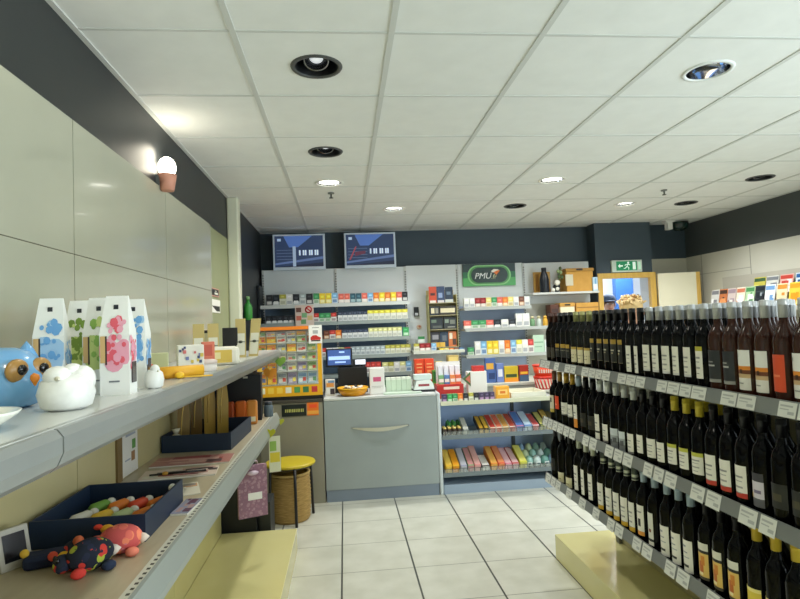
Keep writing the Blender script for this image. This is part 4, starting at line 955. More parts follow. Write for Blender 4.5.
# ------------------------------------------------------------------ middle column
t = thing('wall_panel', 'plain pale wall panel with small stickers between the two wall units', 'panel')
m = MB(); m.box(0.747, 1.333, 6.56, 6.6, 0.0, 2.197, UNITPANEL); m.build('panel_board', t)
m = MB(); m.box(1.333, 1.357, 6.56, 6.6, 0, 2.195, P(206, 208, 206, .4))
for k in range(70): m.box(1.339, 1.351, 6.5585, 6.56, 0.05 + 0.03 * k, 0.065 + 0.03 * k, P(50, 54, 56))
m.build('perforated_upright', t)
t = thing('phone_holder', 'small black device on the pale panel left of the magazine rack', 'device', (0.845, 6.555, 1.60))
m = MB(); m.box(-0.028, 0.028, -0.03, 0.0, 0, 0.11, P(24, 26, 32, .3), b=0.005); m.build('device_body', t)
m = MB(); m.box(-0.018, 0.018, -0.032, -0.03, 0.012, 0.04, P(200, 204, 208)); m.build('keypad', t)
m = MB(); m.ball((0, 0, 0), (0.03, 0.004, 0.028), P(206, 180, 156), 14); m.ball((0.005, -0.004, 0.006), (0.014, 0.003, 0.012), P(190, 110, 80), 10); tag(m.build('round_sticker', None, (0.872, 6.553, 1.475)), 'small round tan sticker below the black device', 'sticker')
t = thing('magazine_rack', 'upright wall rack of dark booklets between the two shelf units', 'rack', (0.985, 6.30, 1.235))
m = MB(); m.box(-0.02, 0.298, 0.20, 0.22, 0.0, 0.66, P(196, 178, 120, .5)); m.build('back_board', t)
for x in (-0.03, 0.295): 
    m = MB(); m.box(x + 0.004, x + 0.010, 0.04, 0.22, 0.0, 0.60, P(190, 184, 120, .5)); m.build('side_panel', t)
for z in (0.0, 0.20, 0.36, 0.50):
    m = MB(); m.box(-0.018, 0.295, 0.0, 0.20, z, z + 0.008, P(170, 160, 120, .5)); m.build('rack_tier', t)
def booklet(x, z, w, h, base, art, label, y=6.33):
    m = MB(); m.box(0, w, 0, 0.012, 0, h, base)
    for n, (x0, x1, z0, z1, c) in enumerate(art): m.box(x0 * w, x1 * w, -0.001 - 0.0003 * n, 0, z0 * h, z1 * h, c)
    tag(m.build('booklet', None, (0.985 + x, y, 1.235 + z)), label, 'booklet', 'booklets in the wall rack')
CRM = P(226, 216, 180); DKB = P(44, 50, 56)
booklet(-0.015, 0.509, 0.085, 0.185, P(206, 82, 56), [(0.2, 0.8, 0.45, 0.6, P(70, 40, 40)), (0.1, 0.9, 0.0, 0.15, P(236, 226, 216))], 'red booklet in the top tier of the wall rack, left')
booklet(0.075, 0.509, 0.09, 0.185, P(60, 76, 110), [(0.2, 0.7, 0.3, 0.6, P(150, 170, 206)), (0.1, 0.9, 0.0, 0.15, P(220, 214, 216))], 'blue booklet in the top tier of the wall rack, middle')
booklet(0.17, 0.509, 0.09, 0.175, P(50, 64, 84), [(0.2, 0.7, 0.5, 0.7, P(110, 130, 150)), (0.0, 1, 0.0, 0.2, P(210, 214, 210))], 'dark slate booklet in the top tier of the wall rack, right')
booklet(-0.015, 0.369, 0.11, 0.10, DKB, [(0.15, 0.5, 0.2, 0.8, CRM), (0.6, 0.9, 0.2, 0.8, P(150, 146, 130))], 'black booklet with cream figure in second tier of the wall rack')
booklet(0.10, 0.369, 0.185, 0.10, P(60, 56, 50), [(0.05, 0.95, 0.25, 0.75, CRM)], 'dark booklet with long cream band in second tier of the wall rack')
booklet(-0.015, 0.209, 0.145, 0.135, DKB, [(0.1, 0.5, 0.55, 0.8, P(110, 130, 110)), (0.2, 0.9, 0.1, 0.3, P(90, 96, 90))], 'dark green booklet in third tier of the wall rack, left')
booklet(0.14, 0.209, 0.145, 0.135, P(52, 58, 60), [(0.1, 0.4, 0.5, 0.8, P(140, 156, 140)), (0.5, 0.9, 0.4, 0.75, P(120, 126, 116)), (0.3, 0.9, 0.1, 0.2, P(150, 150, 140))], 'dark grey booklet in third tier of the wall rack, right')
booklet(-0.015, 0.009, 0.10, 0.17, P(60, 60, 66), [(0.2, 0.9, 0.5, 0.8, P(150, 150, 156)), (0, 1, 0.0, 0.3, P(214, 170, 60))], 'grey and yellow booklet in the lowest tier, left')
booklet(0.09, 0.009, 0.095, 0.17, P(50, 66, 84), [(0.3, 0.8, 0.4, 0.75, P(100, 110, 120)), (0, 0.6, 0.0, 0.3, P(220, 180, 80))], 'slate blue booklet in the lowest tier, middle')
booklet(0.19, 0.009, 0.09, 0.17, P(206, 120, 70), [(0.1, 0.5, 0.5, 0.9, P(236, 226, 200)), (0.5, 0.95, 0.1, 0.5, P(80, 60, 50))], 'orange booklet in the lowest tier, right')
t = thing('middle_shelf', 'short pale shelf of small boxes between the two wall units', 'shelf', (0, 0, 0))
m = MB(); m.box(0.752, 1.325, 6.20, 6.555, 1.185, 1.21, P(196, 200, 192, .4)); sh = m.build('shelf_board', t)
m = MB(); m.box(0.752, 1.325, 6.19, 6.20, 1.18, 1.215, P(206, 210, 196, .4)); m.build('price_rail', sh)
run(spread(0.76, 0.95, ['wo', 'rd', 'rd', 'lb'][:3], 0.085) + [(0.985, 0.055, 0.085, 'lb')], 6.22, 1.2105, 'short middle shelf', 'box', 'box', 'small boxes on the middle shelf', 'small_box', 0.03)
run(spread(1.04, 1.32, ['ye', 'cr', 'or', 'br', 'bu'], 0.02, 0.006), 6.205, 1.2105, 'short middle shelf front', 'flat packet', 'packet', 'flat packets before the rack', 'flat_packet', 0.05)
carton('small_box', 'green topped box on a peg above the middle shelf', 'box', (0.87, 6.40, 1.30), (0.075, 0.05, 0.07), P(226, 230, 222), 0, [(0, 1, 0.55, 1.0, P(50, 130, 70))])
m = MB(); m.box(-0.045, 0.045, -0.05, 0.09, -0.012, 0.0, P(196, 200, 192)); m.box(-0.045, 0.045, 0.09, 0.135, -0.03, 0.03, P(196, 200, 192))
tag(m.build('small_bracket', None, (0.87, 6.42, 1.2995)), 'small pale bracket holding the green topped box', 'bracket')

# back counter ledge behind the low unit
t = thing('back_ledge', 'long pale ledge behind the low sweets unit holding mixed boxes', 'ledge', (0, 0, 0))
m = MB(); m.box(0.752, 2.95, 5.79, 6.55, 0.835, 0.86, P(206, 206, 192, .4)); m.build('ledge_top', t)
m = MB(); m.box(0.76, 2.95, 5.80, 6.55, 0.0, 0.835, P(178, 180, 170, .5)); m.build('ledge_front', t)
for n, x in enumerate((0.685, 0.79)):
    carton('tobacco_tub', 'bright orange red box behind counter end, %s of two' % ('left' if n == 0 else 'right'), 'box', (x + 0.08, 5.9, 0.8605), (0.098, 0.10, 0.285), P(232, 72, 34, .4), 0,
           [(0.2, 0.8, 0.8, 0.84, P(250, 180, 120)), (0.2, 0.8, 0.68, 0.72, P(250, 180, 120)), (0.25, 0.75, 0.5, 0.6, P(250, 150, 90))], 'pair of orange red boxes')
carton('tobacco_tub', 'yellow box right of the orange red pair behind the counter', 'box', (0.98, 5.9, 0.8605), (0.075, 0.09, 0.25), P(222, 190, 70, .4), 0, [(0.1, 0.9, 0.6, 0.8, P(240, 220, 150))])
carton('tobacco_tub', 'green carton between the yellow box and the leaflet display', 'box', (0.935, 5.6 + 0.22, 0.8605), (0.085, 0.05, 0.17), P(90, 150, 60, .4), 0, [(0.1, 0.6, 0.3, 0.9, P(50, 110, 50)), (0.5, 0.9, 0.1, 0.5, P(200, 210, 110))])
carton('tobacco_tub', 'dull gold box above the leaflet display behind the counter', 'box', (1.155, 6.05, 0.8605), (0.12, 0.1, 0.30), P(186, 160, 90, .4), 0, [(0.1, 0.9, 0.75, 0.95, P(226, 200, 120))])
# unit two shelves
t = thing('grocery_unit', 'wall unit with three open shelves of small boxes under the green sign', 'shelf unit', (0, 0, 0))
m = MB(); m.box(1.36, 2.145, 6.56, 6.6, 1.70, 2.197, UNITPANEL); m.build('upper_panel', t)
m = MB(); m.box(1.36, 2.165, 6.56, 6.6, 0.86, 1.70, P(172, 190, 222, .5)); m.build('back_panel', t)
m = MB(); m.box(2.165, 2.97, 6.56, 6.6, 0.86, 1.70, P(196, 194, 182, .5)); m.build('side_back_panel', t)
m = MB(); m.box(2.165, 2.97, 6.56, 6.6, 1.70, 2.19, UNITPANEL); m.build('upper_panel', t)
for x in (2.155,):
    m = MB(); m.box(x - 0.012, x + 0.012, 6.545, 6.56, 0.86, 2.19, P(206, 208, 206, .4))
    for k in range(42): m.box(x - 0.006, x + 0.006, 6.5435, 6.545, 0.9 + 0.03 * k, 0.915 + 0.03 * k, P(50, 54, 56))
    m.build('perforated_upright', t)
Z2 = [1.672, 1.432, 1.132]
for z, xe in zip(Z2, (2.14, 2.32, 2.40)):
    m = MB(); m.box(1.36, xe, 6.29, 6.545, z - 0.022, z, P(190, 194, 192, .4)); sh = m.build('shelf', t)
    m = MB(); m.box(1.36, xe, 6.278, 6.29, z - 0.03, z + 0.006, P(178, 182, 178, .4)); m.build('price_rail', sh)
m = MB(); m.box(2.168, 2.965, 6.29, 6.555, 1.795, 1.818, P(206, 208, 204, .4)); m.build('shelf', t)
m = MB(); m.box(2.375, 2.965, 6.29, 6.555, 1.42, 1.44, P(190, 190, 182, .4)); m.build('shelf', t)
def X2(u): return 1.35 + (u - 463) * 0.01166
GU = 'small boxes on the wall unit under the green sign'
run(spread(X2(464), X2(530), ['ww', 'ww', 'rd', 'rd', 'cr', 'gr', 'co', 'or', 'cr', 'ww', 'br', 'ww'], 0.11), YS, Z2[0] + 0.0005, 'top shelf under green sign', 'small box', 'box', GU, 'small_box', 0.05)
run(spread(X2(463), X2(515), ['co', 'gr', 'gr', 'co', 'dw', 'ww', 'dw'], 0.095), YS, Z2[1] + 0.0005, 'second shelf under green sign', 'small box', 'box', GU, 'small_box', 0.05)
run(spread(X2(515), X2(529), ['ww', 'ww'], 0.155), YS, Z2[1] + 0.0005, 'second shelf under green sign', 'tall box', 'box', GU, 'tall_box', 0.05)
for n, (u, c, nm) in enumerate(((532.5, P(120, 160, 120, .2), 'green'), (539, P(200, 210, 200, .2), 'clear'), (545.5, P(222, 170, 60, .25), 'gold'))):
    t = thing('jar', '%s small jar at the right end of the second shelf' % nm, 'jar', (X2(u), 6.33, Z2[1] + 0.0005))
    m = MB(); m.lathe([(0.026, 0), (0.028, 0.004), (0.028, 0.07), (0.018, 0.09)], c, n=16); m.build('glass', t)
    m = MB(); m.lathe([(0.02, 0.09), (0.02, 0.115), (0.014, 0.12)], P(200, 190, 150, .3) if n < 2 else c, n=14); m.build('lid', t)
run(spread(X2(466), X2(472), ['gr'], 0.09), YS, Z2[2] + 0.0005, 'third shelf under the green sign, far left', 'small box', 'box', GU, 'small_box', 0.05)
run(spread(X2(473), X2(532), ['ww', 'lb', 'ye', 'ye', 'ww', 'or', 'lb', 'wy', 'ww', 'wr'], 0.155), YS, Z2[2] + 0.0005, 'third shelf under green sign', 'carton', 'box', GU, 'carton', 0.05)
carton('soap_box', 'large pale green box at the right end of the third shelf', 'box', (X2(537.5), 6.36, Z2[2] + 0.0005), (0.13, 0.08, 0.20), P(186, 214, 190), 0, [(0.1, 0.9, 0.55, 0.62, P(130, 170, 140)), (0.15, 0.8, 0.3, 0.36, P(140, 180, 150))])
carton('soap_box', 'white box right of the pale green box on the third shelf', 'box', (X2(546.5), 6.36, Z2[2] + 0.0005), (0.06, 0.06, 0.14), P(232, 234, 232), 0, [(0.2, 0.8, 0.5, 0.8, P(150, 190, 200))])
# PMU sign
t = thing('shop_sign', 'green sign with dark oval and white PMU lettering on the upper panel', 'sign', (1.732, 6.555, 2.058))
m = MB(); m.box(-0.318, 0.318, -0.02, 0, -0.128, -0.03, P(84, 176, 96, .35)); m.box(-0.318, 0.318, -0.02, 0, -0.03, 0.04, P(40, 118, 74, .35)); m.box(-0.318, 0.318, -0.02, 0, 0.04, 0.135, P(30, 56, 58, .35)); m.build('sign_board', t)
def stadium(a, b, n=14):
    r = b; pts = []
    for i in range(n + 1): q = -PI / 2 + PI * i / n; pts.append((a - r + r * math.cos(q), r * math.sin(q)))
    for i in range(n + 1): q = PI / 2 + PI * i / n; pts.append((-a + r + r * math.cos(q), r * math.sin(q)))
    return pts
m = MB(); m.prism(stadium(0.262, 0.118), -0.026, -0.02, P(150, 214, 140, .3)); m.prism(stadium(0.243, 0.105), -0.03, -0.026, P(76, 150, 76, .3)); m.build('oval_border', t)
m = MB(); m.prism(stadium(0.22, 0.09), -0.034, -0.03, P(24, 52, 46, .25)); ov = m.build('dark_oval', t)
me = text_mesh('PMU', 0.10, 0.002, P(240, 242, 240, .4), 0.25); o = link('white_lettering', me, ov, (-0.085, -0.036, -0.012)); o.rotation_euler = (PI / 2, 0, 0)
me = text_mesh('.fr', 0.075, 0.002, P(206, 206, 160, .4), 0.2, 'suffix'); o = link('suffix_lettering', me, ov, (0.05, -0.036, -0.022)); o.rotation_euler = (PI / 2, 0, 0)
m = MB(); m.prism([(0.02, 0.045), (0.05, 0.068), (0.10, 0.066), (0.12, 0.05), (0.09, 0.05), (0.06, 0.03), (0.03, 0.03)], -0.037, -0.034, P(240, 236, 226)); m.prism([(0.05, 0.03), (0.09, 0.05), (0.13, 0.055), (0.11, 0.03), (0.085, 0.0), (0.07, 0.01)], -0.0375, -0.034, P(232, 120, 40)); m.build('swoosh_emblem', ov)

# goods on shelf E and F (right of the green sign)
t = thing('flask', 'tall matte black flask on the top right wall shelf', 'bottle', (2.335, 6.36, 1.8185))
m = MB(); m.lathe([(0.05, 0), (0.054, 0.006), (0.054, 0.15), (0.04, 0.21), (0.028, 0.24), (0.027, 0.262)], P(24, 30, 40, .35), n=22); m.build('flask_body', t)
m = MB(); m.lathe([(0.029, 0.262), (0.029, 0.288), (0.022, 0.292)], P(20, 24, 32, .4), n=16); m.build('cap', t)
carton('wooden_board', 'tan wooden board standing behind the black flask', 'board', (2.345, 6.47, 1.8185), (0.20, 0.03, 0.25), P(196, 150, 72, .5), 0, [(0.1, 0.3, 0.1, 0.9, P(150, 104, 44))])
t = thing('flower_ornament', 'small black and white flower and plush arrangement beside the black flask', 'ornament', (2.475, 6.345, 1.8185)); t.scale = (1.15, 1, 1.15)
m = MB(); m.ball((0, 0, 0.045), (0.04, 0.035, 0.045), P(30, 34, 34, .9), 14); m.build('body', t)
for (x, z, r_, c) in ((-0.045, 0.022, 0.022, P(236, 232, 220, .8)), (0.0, 0.095, 0.03, P(240, 236, 222, .8)), (0.0, 0.035, 0.022, P(236, 232, 220, .8))):
    m = MB(); m.ball((x, -0.02, z), r_, c, 12); m.build('white_blossom', t)
m = MB()
for k, (dx, dz) in enumerate(((0.03, 0.16), (0.05, 0.2), (0.045, 0.24), (0.02, 0.21), (0.06, 0.15))):
    m.tube([(0.02, 0, 0.06), (dx, 0.0, dz)], 0.003, P(60, 80, 40)); m.ball((dx, -0.005, dz), (0.016, 0.012, 0.02), P(150, 170, 120, .7) if k % 2 else P(70, 90, 56, .7), 8)
m.build('foliage', t)
t = thing('storage_box', 'large tan cardboard box with dark hand hole on the top right shelf', 'box', (2.745, 6.43, 1.8185))
m = MB(); m.box(-0.155, 0.165, -0.11, 0.11, 0, 0.235, CARD, b=0.003); m.build('box_body', t)
m = MB(); m.box(-0.165, 0.175, -0.12, 0.12, 0.235, 0.27, P(178, 132, 58, .7), b=0.003); m.build('lid', t)
m = MB(); m.prism(stadium(0.04, 0.011, 8), -0.1215, -0.12, P(40, 26, 14), T=Matrix.Translation((0, 0, 0.2545))); m.build('hand_hole', t)
m = MB(); m.box(-0.17, -0.08, -0.118, -0.111, 0.07, 0.2, P(206, 200, 176)); m.build('paper_slip', t)
carton('info_card', 'small blue and white card leaning at the right end of top shelf', 'card', (2.925, 6.31, 1.8185), (0.06, 0.02, 0.16), P(176, 206, 226), 0, [(0.1, 0.9, 0.1, 0.5, P(230, 236, 240)), (0.4, 0.7, 0.5, 0.9, P(110, 160, 200))])
t = thing('storage_box', 'cardboard box with white front and hand hole on lower right shelf', 'box', (2.575, 6.38, 1.4405))
m = MB(); m.box(-0.085, 0.085, -0.08, 0.08, 0, 0.205, P(236, 222, 190, .6), b=0.003); m.build('box_body', t)
m = MB(); m.box(-0.09, 0.09, -0.085, 0.085, 0.205, 0.25, CARD, b=0.003); m.build('lid', t)
m = MB(); m.prism(stadium(0.035, 0.009, 8), -0.0865, -0.085, P(40, 26, 14), T=Matrix.Translation((0, 0, 0.226))); m.build('hand_hole', t)
carton('storage_box', 'long plain cardboard box at the right of the lower right shelf', 'box', (2.82, 6.40, 1.4405), (0.27, 0.18, 0.245), CARD, 0, [(0.02, 0.98, 0.75, 0.8, P(150, 108, 44))])
carton('storage_box', 'dark brown box left of the white fronted box on lower right shelf', 'box', (2.43, 6.40, 1.4405), (0.10, 0.16, 0.235), P(90, 50, 34), 0, [(0.1, 0.9, 0.6, 0.8, P(60, 34, 26))])

# exit sign
t = thing('exit_sign', 'green emergency exit sign with running figure over the doorway', 'sign', (3.40, 6.48, 2.037))
m = MB(); m.box(-0.19, 0.19, -0.035, 0, 0, 0.145, P(206, 220, 210, .4), b=0.005); m.build('sign_case', t)
m = MB(); m.box(-0.135, 0.125, -0.037, -0.035, 0.02, 0.13, P(20, 130, 84, emit=0.35)); m.box(0.14, 0.17, -0.037, -0.035, 0.03, 0.12, P(190, 230, 206, emit=0.3)); sp = m.build('green_panel', t)
m = MB(); G2 = P(226, 244, 232, emit=0.5); y0, y1 = -0.039, -0.037
m.prism([(-0.115, 0.075), (-0.09, 0.1), (-0.09, 0.083), (-0.055, 0.083), (-0.055, 0.067), (-0.09, 0.067), (-0.09, 0.05)], y0, y1, G2)
m.prism([(0.07, 0.03), (0.105, 0.03), (0.105, 0.12), (0.07, 0.12)], y0, y1, G2); m.build('door_pictogram', sp)
m = MB(); 
m.lathe([(1e-5, 0), (0.012, 0), (0.012, 0.002), (1e-5, 0.002)], G2, n=14, caps=False, T=Matrix.Translation((0.015, -0.037, 0.112)) @ Matrix.Rotation(PI / 2, 4, 'X'))
for a, b in (((0.01, 0.1), (-0.005, 0.065)), ((-0.005, 0.068), (0.02, 0.05)), ((0.02, 0.05), (0.015, 0.028)), ((-0.005, 0.068), (-0.025, 0.045)), ((-0.025, 0.045), (-0.045, 0.045)), ((0.008, 0.095), (0.035, 0.085)), ((0.006, 0.093), (-0.02, 0.09)), ((-0.02, 0.09), (-0.03, 0.075))):
    m.tube([(a[0], -0.0385, a[1]), (b[0], -0.0385, b[1])], 0.0045, G2, 6)
m.build('running_figure', sp)

# ------------------------------------------------------------------ goods on the low unit
ZU = 0.8145 - 0.0140
kinds = ['pu', 'gg', 'gr', 'or', 'dk', 'wo', 'dk', 'pu', 'pu', 'pu']
run(spread(0.85, 1.335, kinds, 0.072, 0.006), 5.03, 0.8005, 'front edge of the low unit top', 'gum pack', 'gum', 'gum packs along the low unit top', 'gum_pack', 0.05)
carton('mint_box', 'glossy orange box right of the gum packs on the low unit', 'box', (1.415, 5.10, 0.8005), (0.125, 0.09, 0.115), P(240, 168, 40, .3), 0, [(0.15, 0.85, 0.35, 0.75, P(250, 206, 110)), (0.3, 0.7, 0.45, 0.65, P(226, 120, 30))])
t = thing('leaflet_display', 'card display of white leaflets with red base above the gum packs', 'display', (0.975, 5.34, 0.8005))
m = MB(); m.box(-0.125, 0.13, -0.05, 0.1, 0.0, 0.13, P(186, 44, 40, .4)); m.box(-0.06, 0.09, -0.0515, -0.05, 0.085, 0.11, P(236, 206, 190)); m.build('red_base', t)
m = MB(); m.box(-0.11, 0.125, 0.06, 0.075, 0.13, 0.34, P(230, 226, 222, .5)); m.build('back_card', t)
for n, (x, c) in enumerate(((-0.07, P(120, 170, 120)), (-0.015, P(90, 130, 180)), (0.04, P(230, 140, 80)), (0.095, P(226, 110, 70)))):
    m = MB(); m.box(x - 0.025, x + 0.025, 0.0, 0.03, 0.13, 0.215, c); m.box(x - 0.022, x + 0.022, -0.001, 0, 0.15, 0.18, P(240, 232, 222)); m.box(x - 0.02, x + 0.02, 0.03, 0.055, 0.13, 0.30, P(238, 232, 240)); m.build('leaflet_stack', t)
t = thing('candy_box', 'white display box with red top and green triangle beside the leaflets', 'display', (1.24, 5.38, 0.8005))
m = MB(); m.box(-0.075, 0.11, -0.02, 0.08, 0.0, 0.235, P(236, 234, 228, .4), b=0.003); m.build('box_body', t)
m = MB(); m.box(-0.02, 0.09, -0.015, 0.06, 0.235, 0.285, P(206, 46, 40, .4)); m.build('red_top', t)
m = MB(); m.prism([(-0.125, 0.17), (-0.05, 0.235), (-0.05, 0.095)], -0.027, -0.022, P(76, 110, 60)); m.prism([(-0.1, 0.168), (-0.055, 0.205), (-0.055, 0.125)], -0.03, -0.027, P(206, 110, 90)); m.build('triangle_flag', t)
t = thing('sweets_tray', 'white low tray on the low unit top near the red tubs', 'tray', (1.66, 5.24, 0.8005))
m = MB(); m.box(-0.16, 0.17, -0.16, 0.16, 0, 0.012, P(220, 216, 196, .4)); m.build('tray_base', t)
for (a, b, c, d_) in ((-0.16, 0.17, -0.16, -0.152), (-0.16, 0.17, 0.152, 0.16), (-0.16, -0.152, -0.152, 0.152), (0.162, 0.17, -0.152, 0.152)):
    m = MB(); m.box(a, b, c, d_, 0.012, 0.05, P(226, 222, 204, .4)); m.build('tray_side', t)
t = thing('candy_tub', 'round red tub with white band standing on the red patterned tub', 'tub', (2.0, 5.62, 0.92)) if False else None
# red tubs stand on a small grey stand right of the low unit
t = thing('side_stand', 'narrow grey stand holding two red tubs beyond the low unit', 'stand', (2.04, 5.68, 0))
m = MB(); m.box(-0.13, 0.15, -0.14, 0.12, 0.0, 0.78, P(176, 178, 172, .4), b=0.004); m.build('stand_body', t)
m = MB(); m.box(-0.14, 0.16, -0.15, 0.12, 0.78, 0.80, P(200, 200, 188, .4), b=0.004); m.build('stand_top', t)
def tub(z, r0, r1, h, c, band, label):
    t = thing('candy_tub', label, 'tub', (2.02, 5.66, z))
    m = MB(); m.lathe([(r0, 0), (r1, h)], c, n=28); m.build('tub_body', t)
    m = MB(); m.lathe([(r1 + 0.004, h), (r1 + 0.006, h + 0.012), (r1, h + 0.016), (1e-5, h + 0.016)], P(222, 60, 44, .35), n=28); m.build('lid', t)
    m = MB(); f = 0.2; rr_ = lambda q: r0 + (r1 - r0) * q + 0.001
    if band == 'letters':
        for k in range(7):
            a0 = -PI / 2 - 0.8 + k * 0.24; m.add([(rr_(.4) * math.cos(a), rr_(.4) * math.sin(a), h * .35) for a in (a0, a0 + .14)] + [(rr_(.7) * math.cos(a), rr_(.7) * math.sin(a), h * .7) for a in (a0 + .14, a0)], [(0, 1, 2, 3)], P(240, 226, 214))
    else:
        for k in range(6):
            a0 = -PI / 2 - 1.1 + k * 0.4; m.add([(rr_(.1) * math.cos(a0), rr_(.1) * math.sin(a0), h * .1), (rr_(.1) * math.cos(a0 + .18), rr_(.1) * math.sin(a0 + .18), h * .1), (rr_(.9) * math.cos(a0 - .1), rr_(.9) * math.sin(a0 - .1), h * .9), (rr_(.9) * math.cos(a0 - .3), rr_(.9) * math.sin(a0 - .3), h * .9)], [(0, 1, 2, 3)], P(236, 224, 206))
    m.build('print', t)
tub(0.8005, 0.082, 0.098, 0.115, P(206, 52, 48, .35), 'stripes', 'red tub with pale stripes, lower of two by the wine shelves')
tub(0.933, 0.085, 0.105, 0.10, P(232, 76, 40, .35), 'letters', 'bright red orange tub, upper of two by the wine shelves')
# ledge goods
rr = random.Random(21)
for n, (x, w_, h_, c, art, lab) in enumerate((
    (1.53, 0.11, 0.26, P(70, 100, 160, .4), [(0.1, 0.8, 0.55, 0.8, P(226, 170, 60)), (0.3, 0.9, 0.15, 0.4, P(40, 60, 110))], 'blue carton with yellow print on the ledge behind the tray'),
    (1.63, 0.08, 0.20, P(110, 130, 190, .4), [(0.2, 0.8, 0.3, 0.7, P(226, 226, 236))], 'light blue carton right of the blue carton on the ledge'),
    (1.75, 0.15, 0.165, P(206, 180, 40, .4), [(0.0, 1.0, 0.0, 0.25, P(236, 150, 40)), (0.1, 0.9, 0.3, 0.5, P(60, 80, 40))], 'yellow carton with dark print on the ledge behind the tray'),
    (1.89, 0.10, 0.17, P(170, 50, 40, .4), [(0.0, 1.0, 0.0, 0.4, P(60, 90, 120)), (0.1, 0.9, 0.45, 0.6, P(236, 190, 60))], 'dark red carton with blue foot on the ledge behind tray'))):
    carton('snack_carton', lab, 'carton', (x, 5.92, 0.8605), (w_, 0.07, h_), c, rr.uniform(-0.1, 0.1), art)

# sweets on the two lower shelves of the low unit
def tilted(label, name, cat, x, z, w, dd, h, c, side, group, tilt=18, lean=0):
    t = None; m = MB(); T = Matrix.Rotation(math.radians(tilt), 4, 'X')
    m.box(-w / 2, w / 2, 0, dd, 0, h, c, T, b=min(0.004, w / 10)); m.box(-w / 2 + 0.004, w / 2 - 0.004, 0.012, dd - 0.012, h, h + 0.0012, side, T); m.box(-w / 2 + 0.004, w / 2 - 0.004, -0.0012, 0, 0.004, h - 0.004, side, T)
    tag(m.build(name, None, (x, 5.03, z), lean), label, cat, group)
def rows_of(specs, z, where, group):
    for x, w, dd, h, nm, c, s, noun, tilt in specs:
        tilted('%s %s on the %s of the low unit' % (nm, noun, where), 'sweet_pack', 'sweets', x, z, w, dd, h, P(*c, .35), P(*s, .35), group, tilt)
rows_of([(1.055, .05, .22, .05, 'silver topped', (150, 156, 150), (206, 206, 196), 'bar box', 22), (1.195, .042, .24, .05, 'black and gold left', (40, 36, 30), (206, 160, 50), 'bar box', 20), (1.243, .042, .24, .05, 'black and gold right', (44, 38, 30), (214, 170, 60), 'bar box', 20),
         (1.30, .055, .26, .055, 'white and gold first', (226, 214, 190), (190, 60, 50), 'bar box', 18), (1.36, .055, .26, .055, 'white and red second', (232, 220, 206), (226, 110, 80), 'bar box', 18), (1.42, .055, .26, .055, 'cream third', (236, 226, 200), (206, 150, 70), 'bar box', 18), (1.48, .055, .26, .055, 'white fourth', (230, 222, 214), (190, 80, 60), 'bar box', 18),
         (1.55, .07, .27, .06, 'pink and blue', (206, 130, 160), (90, 130, 196), 'packet', 20), (1.625, .07, .27, .06, 'bright blue', (80, 130, 200), (200, 220, 240), 'packet', 20), (1.70, .06, .25, .055, 'white and pink', (230, 206, 210), (206, 90, 90), 'packet', 16), (1.765, .055, .25, .055, 'dark green', (60, 84, 56), (196, 190, 110), 'packet', 20), (1.825, .055, .27, .05, 'gold and brown', (130, 96, 50), (214, 180, 90), 'packet', 24), (1.885, .05, .26, .05, 'dull brown', (90, 80, 60), (150, 140, 100), 'packet', 20)],
        0.505, 'upper sweets shelf', 'sweets on the upper shelf of the low unit')
rows_of([(0.885, .058, .27, .075, 'yellow left', (236, 182, 40), (244, 204, 90), 'sweets box', 20), (0.95, .058, .27, .075, 'yellow right', (238, 186, 44), (240, 160, 40), 'sweets box', 20), (1.018, .06, .28, .07, 'grey lilac', (150, 150, 176), (196, 196, 206), 'sweets box', 22), (1.083, .055, .28, .07, 'green and pink', (130, 160, 110), (214, 150, 150), 'sweets box', 22), (1.145, .058, .30, .07, 'salmon pink', (222, 140, 136), (230, 176, 170), 'sweets box', 22),
         (1.222, .07, .22, .05, 'white fronted black', (40, 40, 46), (232, 232, 226), 'sweets box', 14), (1.297, .06, .29, .07, 'orange', (232, 140, 50), (240, 180, 90), 'sweets box', 20), (1.363, .06, .29, .07, 'red orange', (222, 90, 60), (236, 150, 100), 'sweets box', 20), (1.428, .06, .28, .06, 'pink', (222, 130, 150), (236, 190, 196), 'sweets box', 18), (1.493, .06, .28, .06, 'red and pink', (206, 80, 80), (230, 190, 190), 'sweets box', 18), (1.565, .065, .27, .07, 'yellow green', (206, 206, 60), (232, 226, 120), 'sweets box', 22)],
        0.175, 'bottom sweets shelf', 'sweets on the bottom shelf of the low unit')
# round gold chocolates and green bags
k = 0
for r_ in range(2):
    for c_ in range(4):
        t = thing('chocolate', 'gold topped round chocolate, %s from left in the %s row' % (ORD[c_], ['front', 'back'][r_]), 'sweet', (0.866 + 0.0445 * c_, 5.05 + 0.06 * r_, 0.505), 0, 'round gold chocolates on the upper sweets shelf')
        m = MB(); m.lathe([(0.017, 0), (0.021, 0.01), (0.021, 0.05), (0.012, 0.06)], P(56, 40, 26, .4), n=14); m.build('wrapper', t)
        m = MB(); m.ball((0, 0, 0.064), (0.017, 0.017, 0.012), P(226, 196, 110, .25), 12); m.build('gold_top', t)
rr = random.Random(9)
for n in range(6):
    m = MB(); m.ball((0, 0, 0.05), (0.0225, 0.036, 0.05), P(*[(70, 150, 70), (96, 170, 84), (60, 130, 60)][n % 3], .3), 12)
    tag(m.build('sweet_pouch', None, (0.935 + 0.047 * (n % 3), 5.20 + 0.078 * (n // 3), 0.505)), 'green sweet bag, %s from left in the %s row, upper sweets shelf' % (ORD[n % 3], 'front' if n < 3 else 'back'), 'bag', 'green bags on the upper sweets shelf')
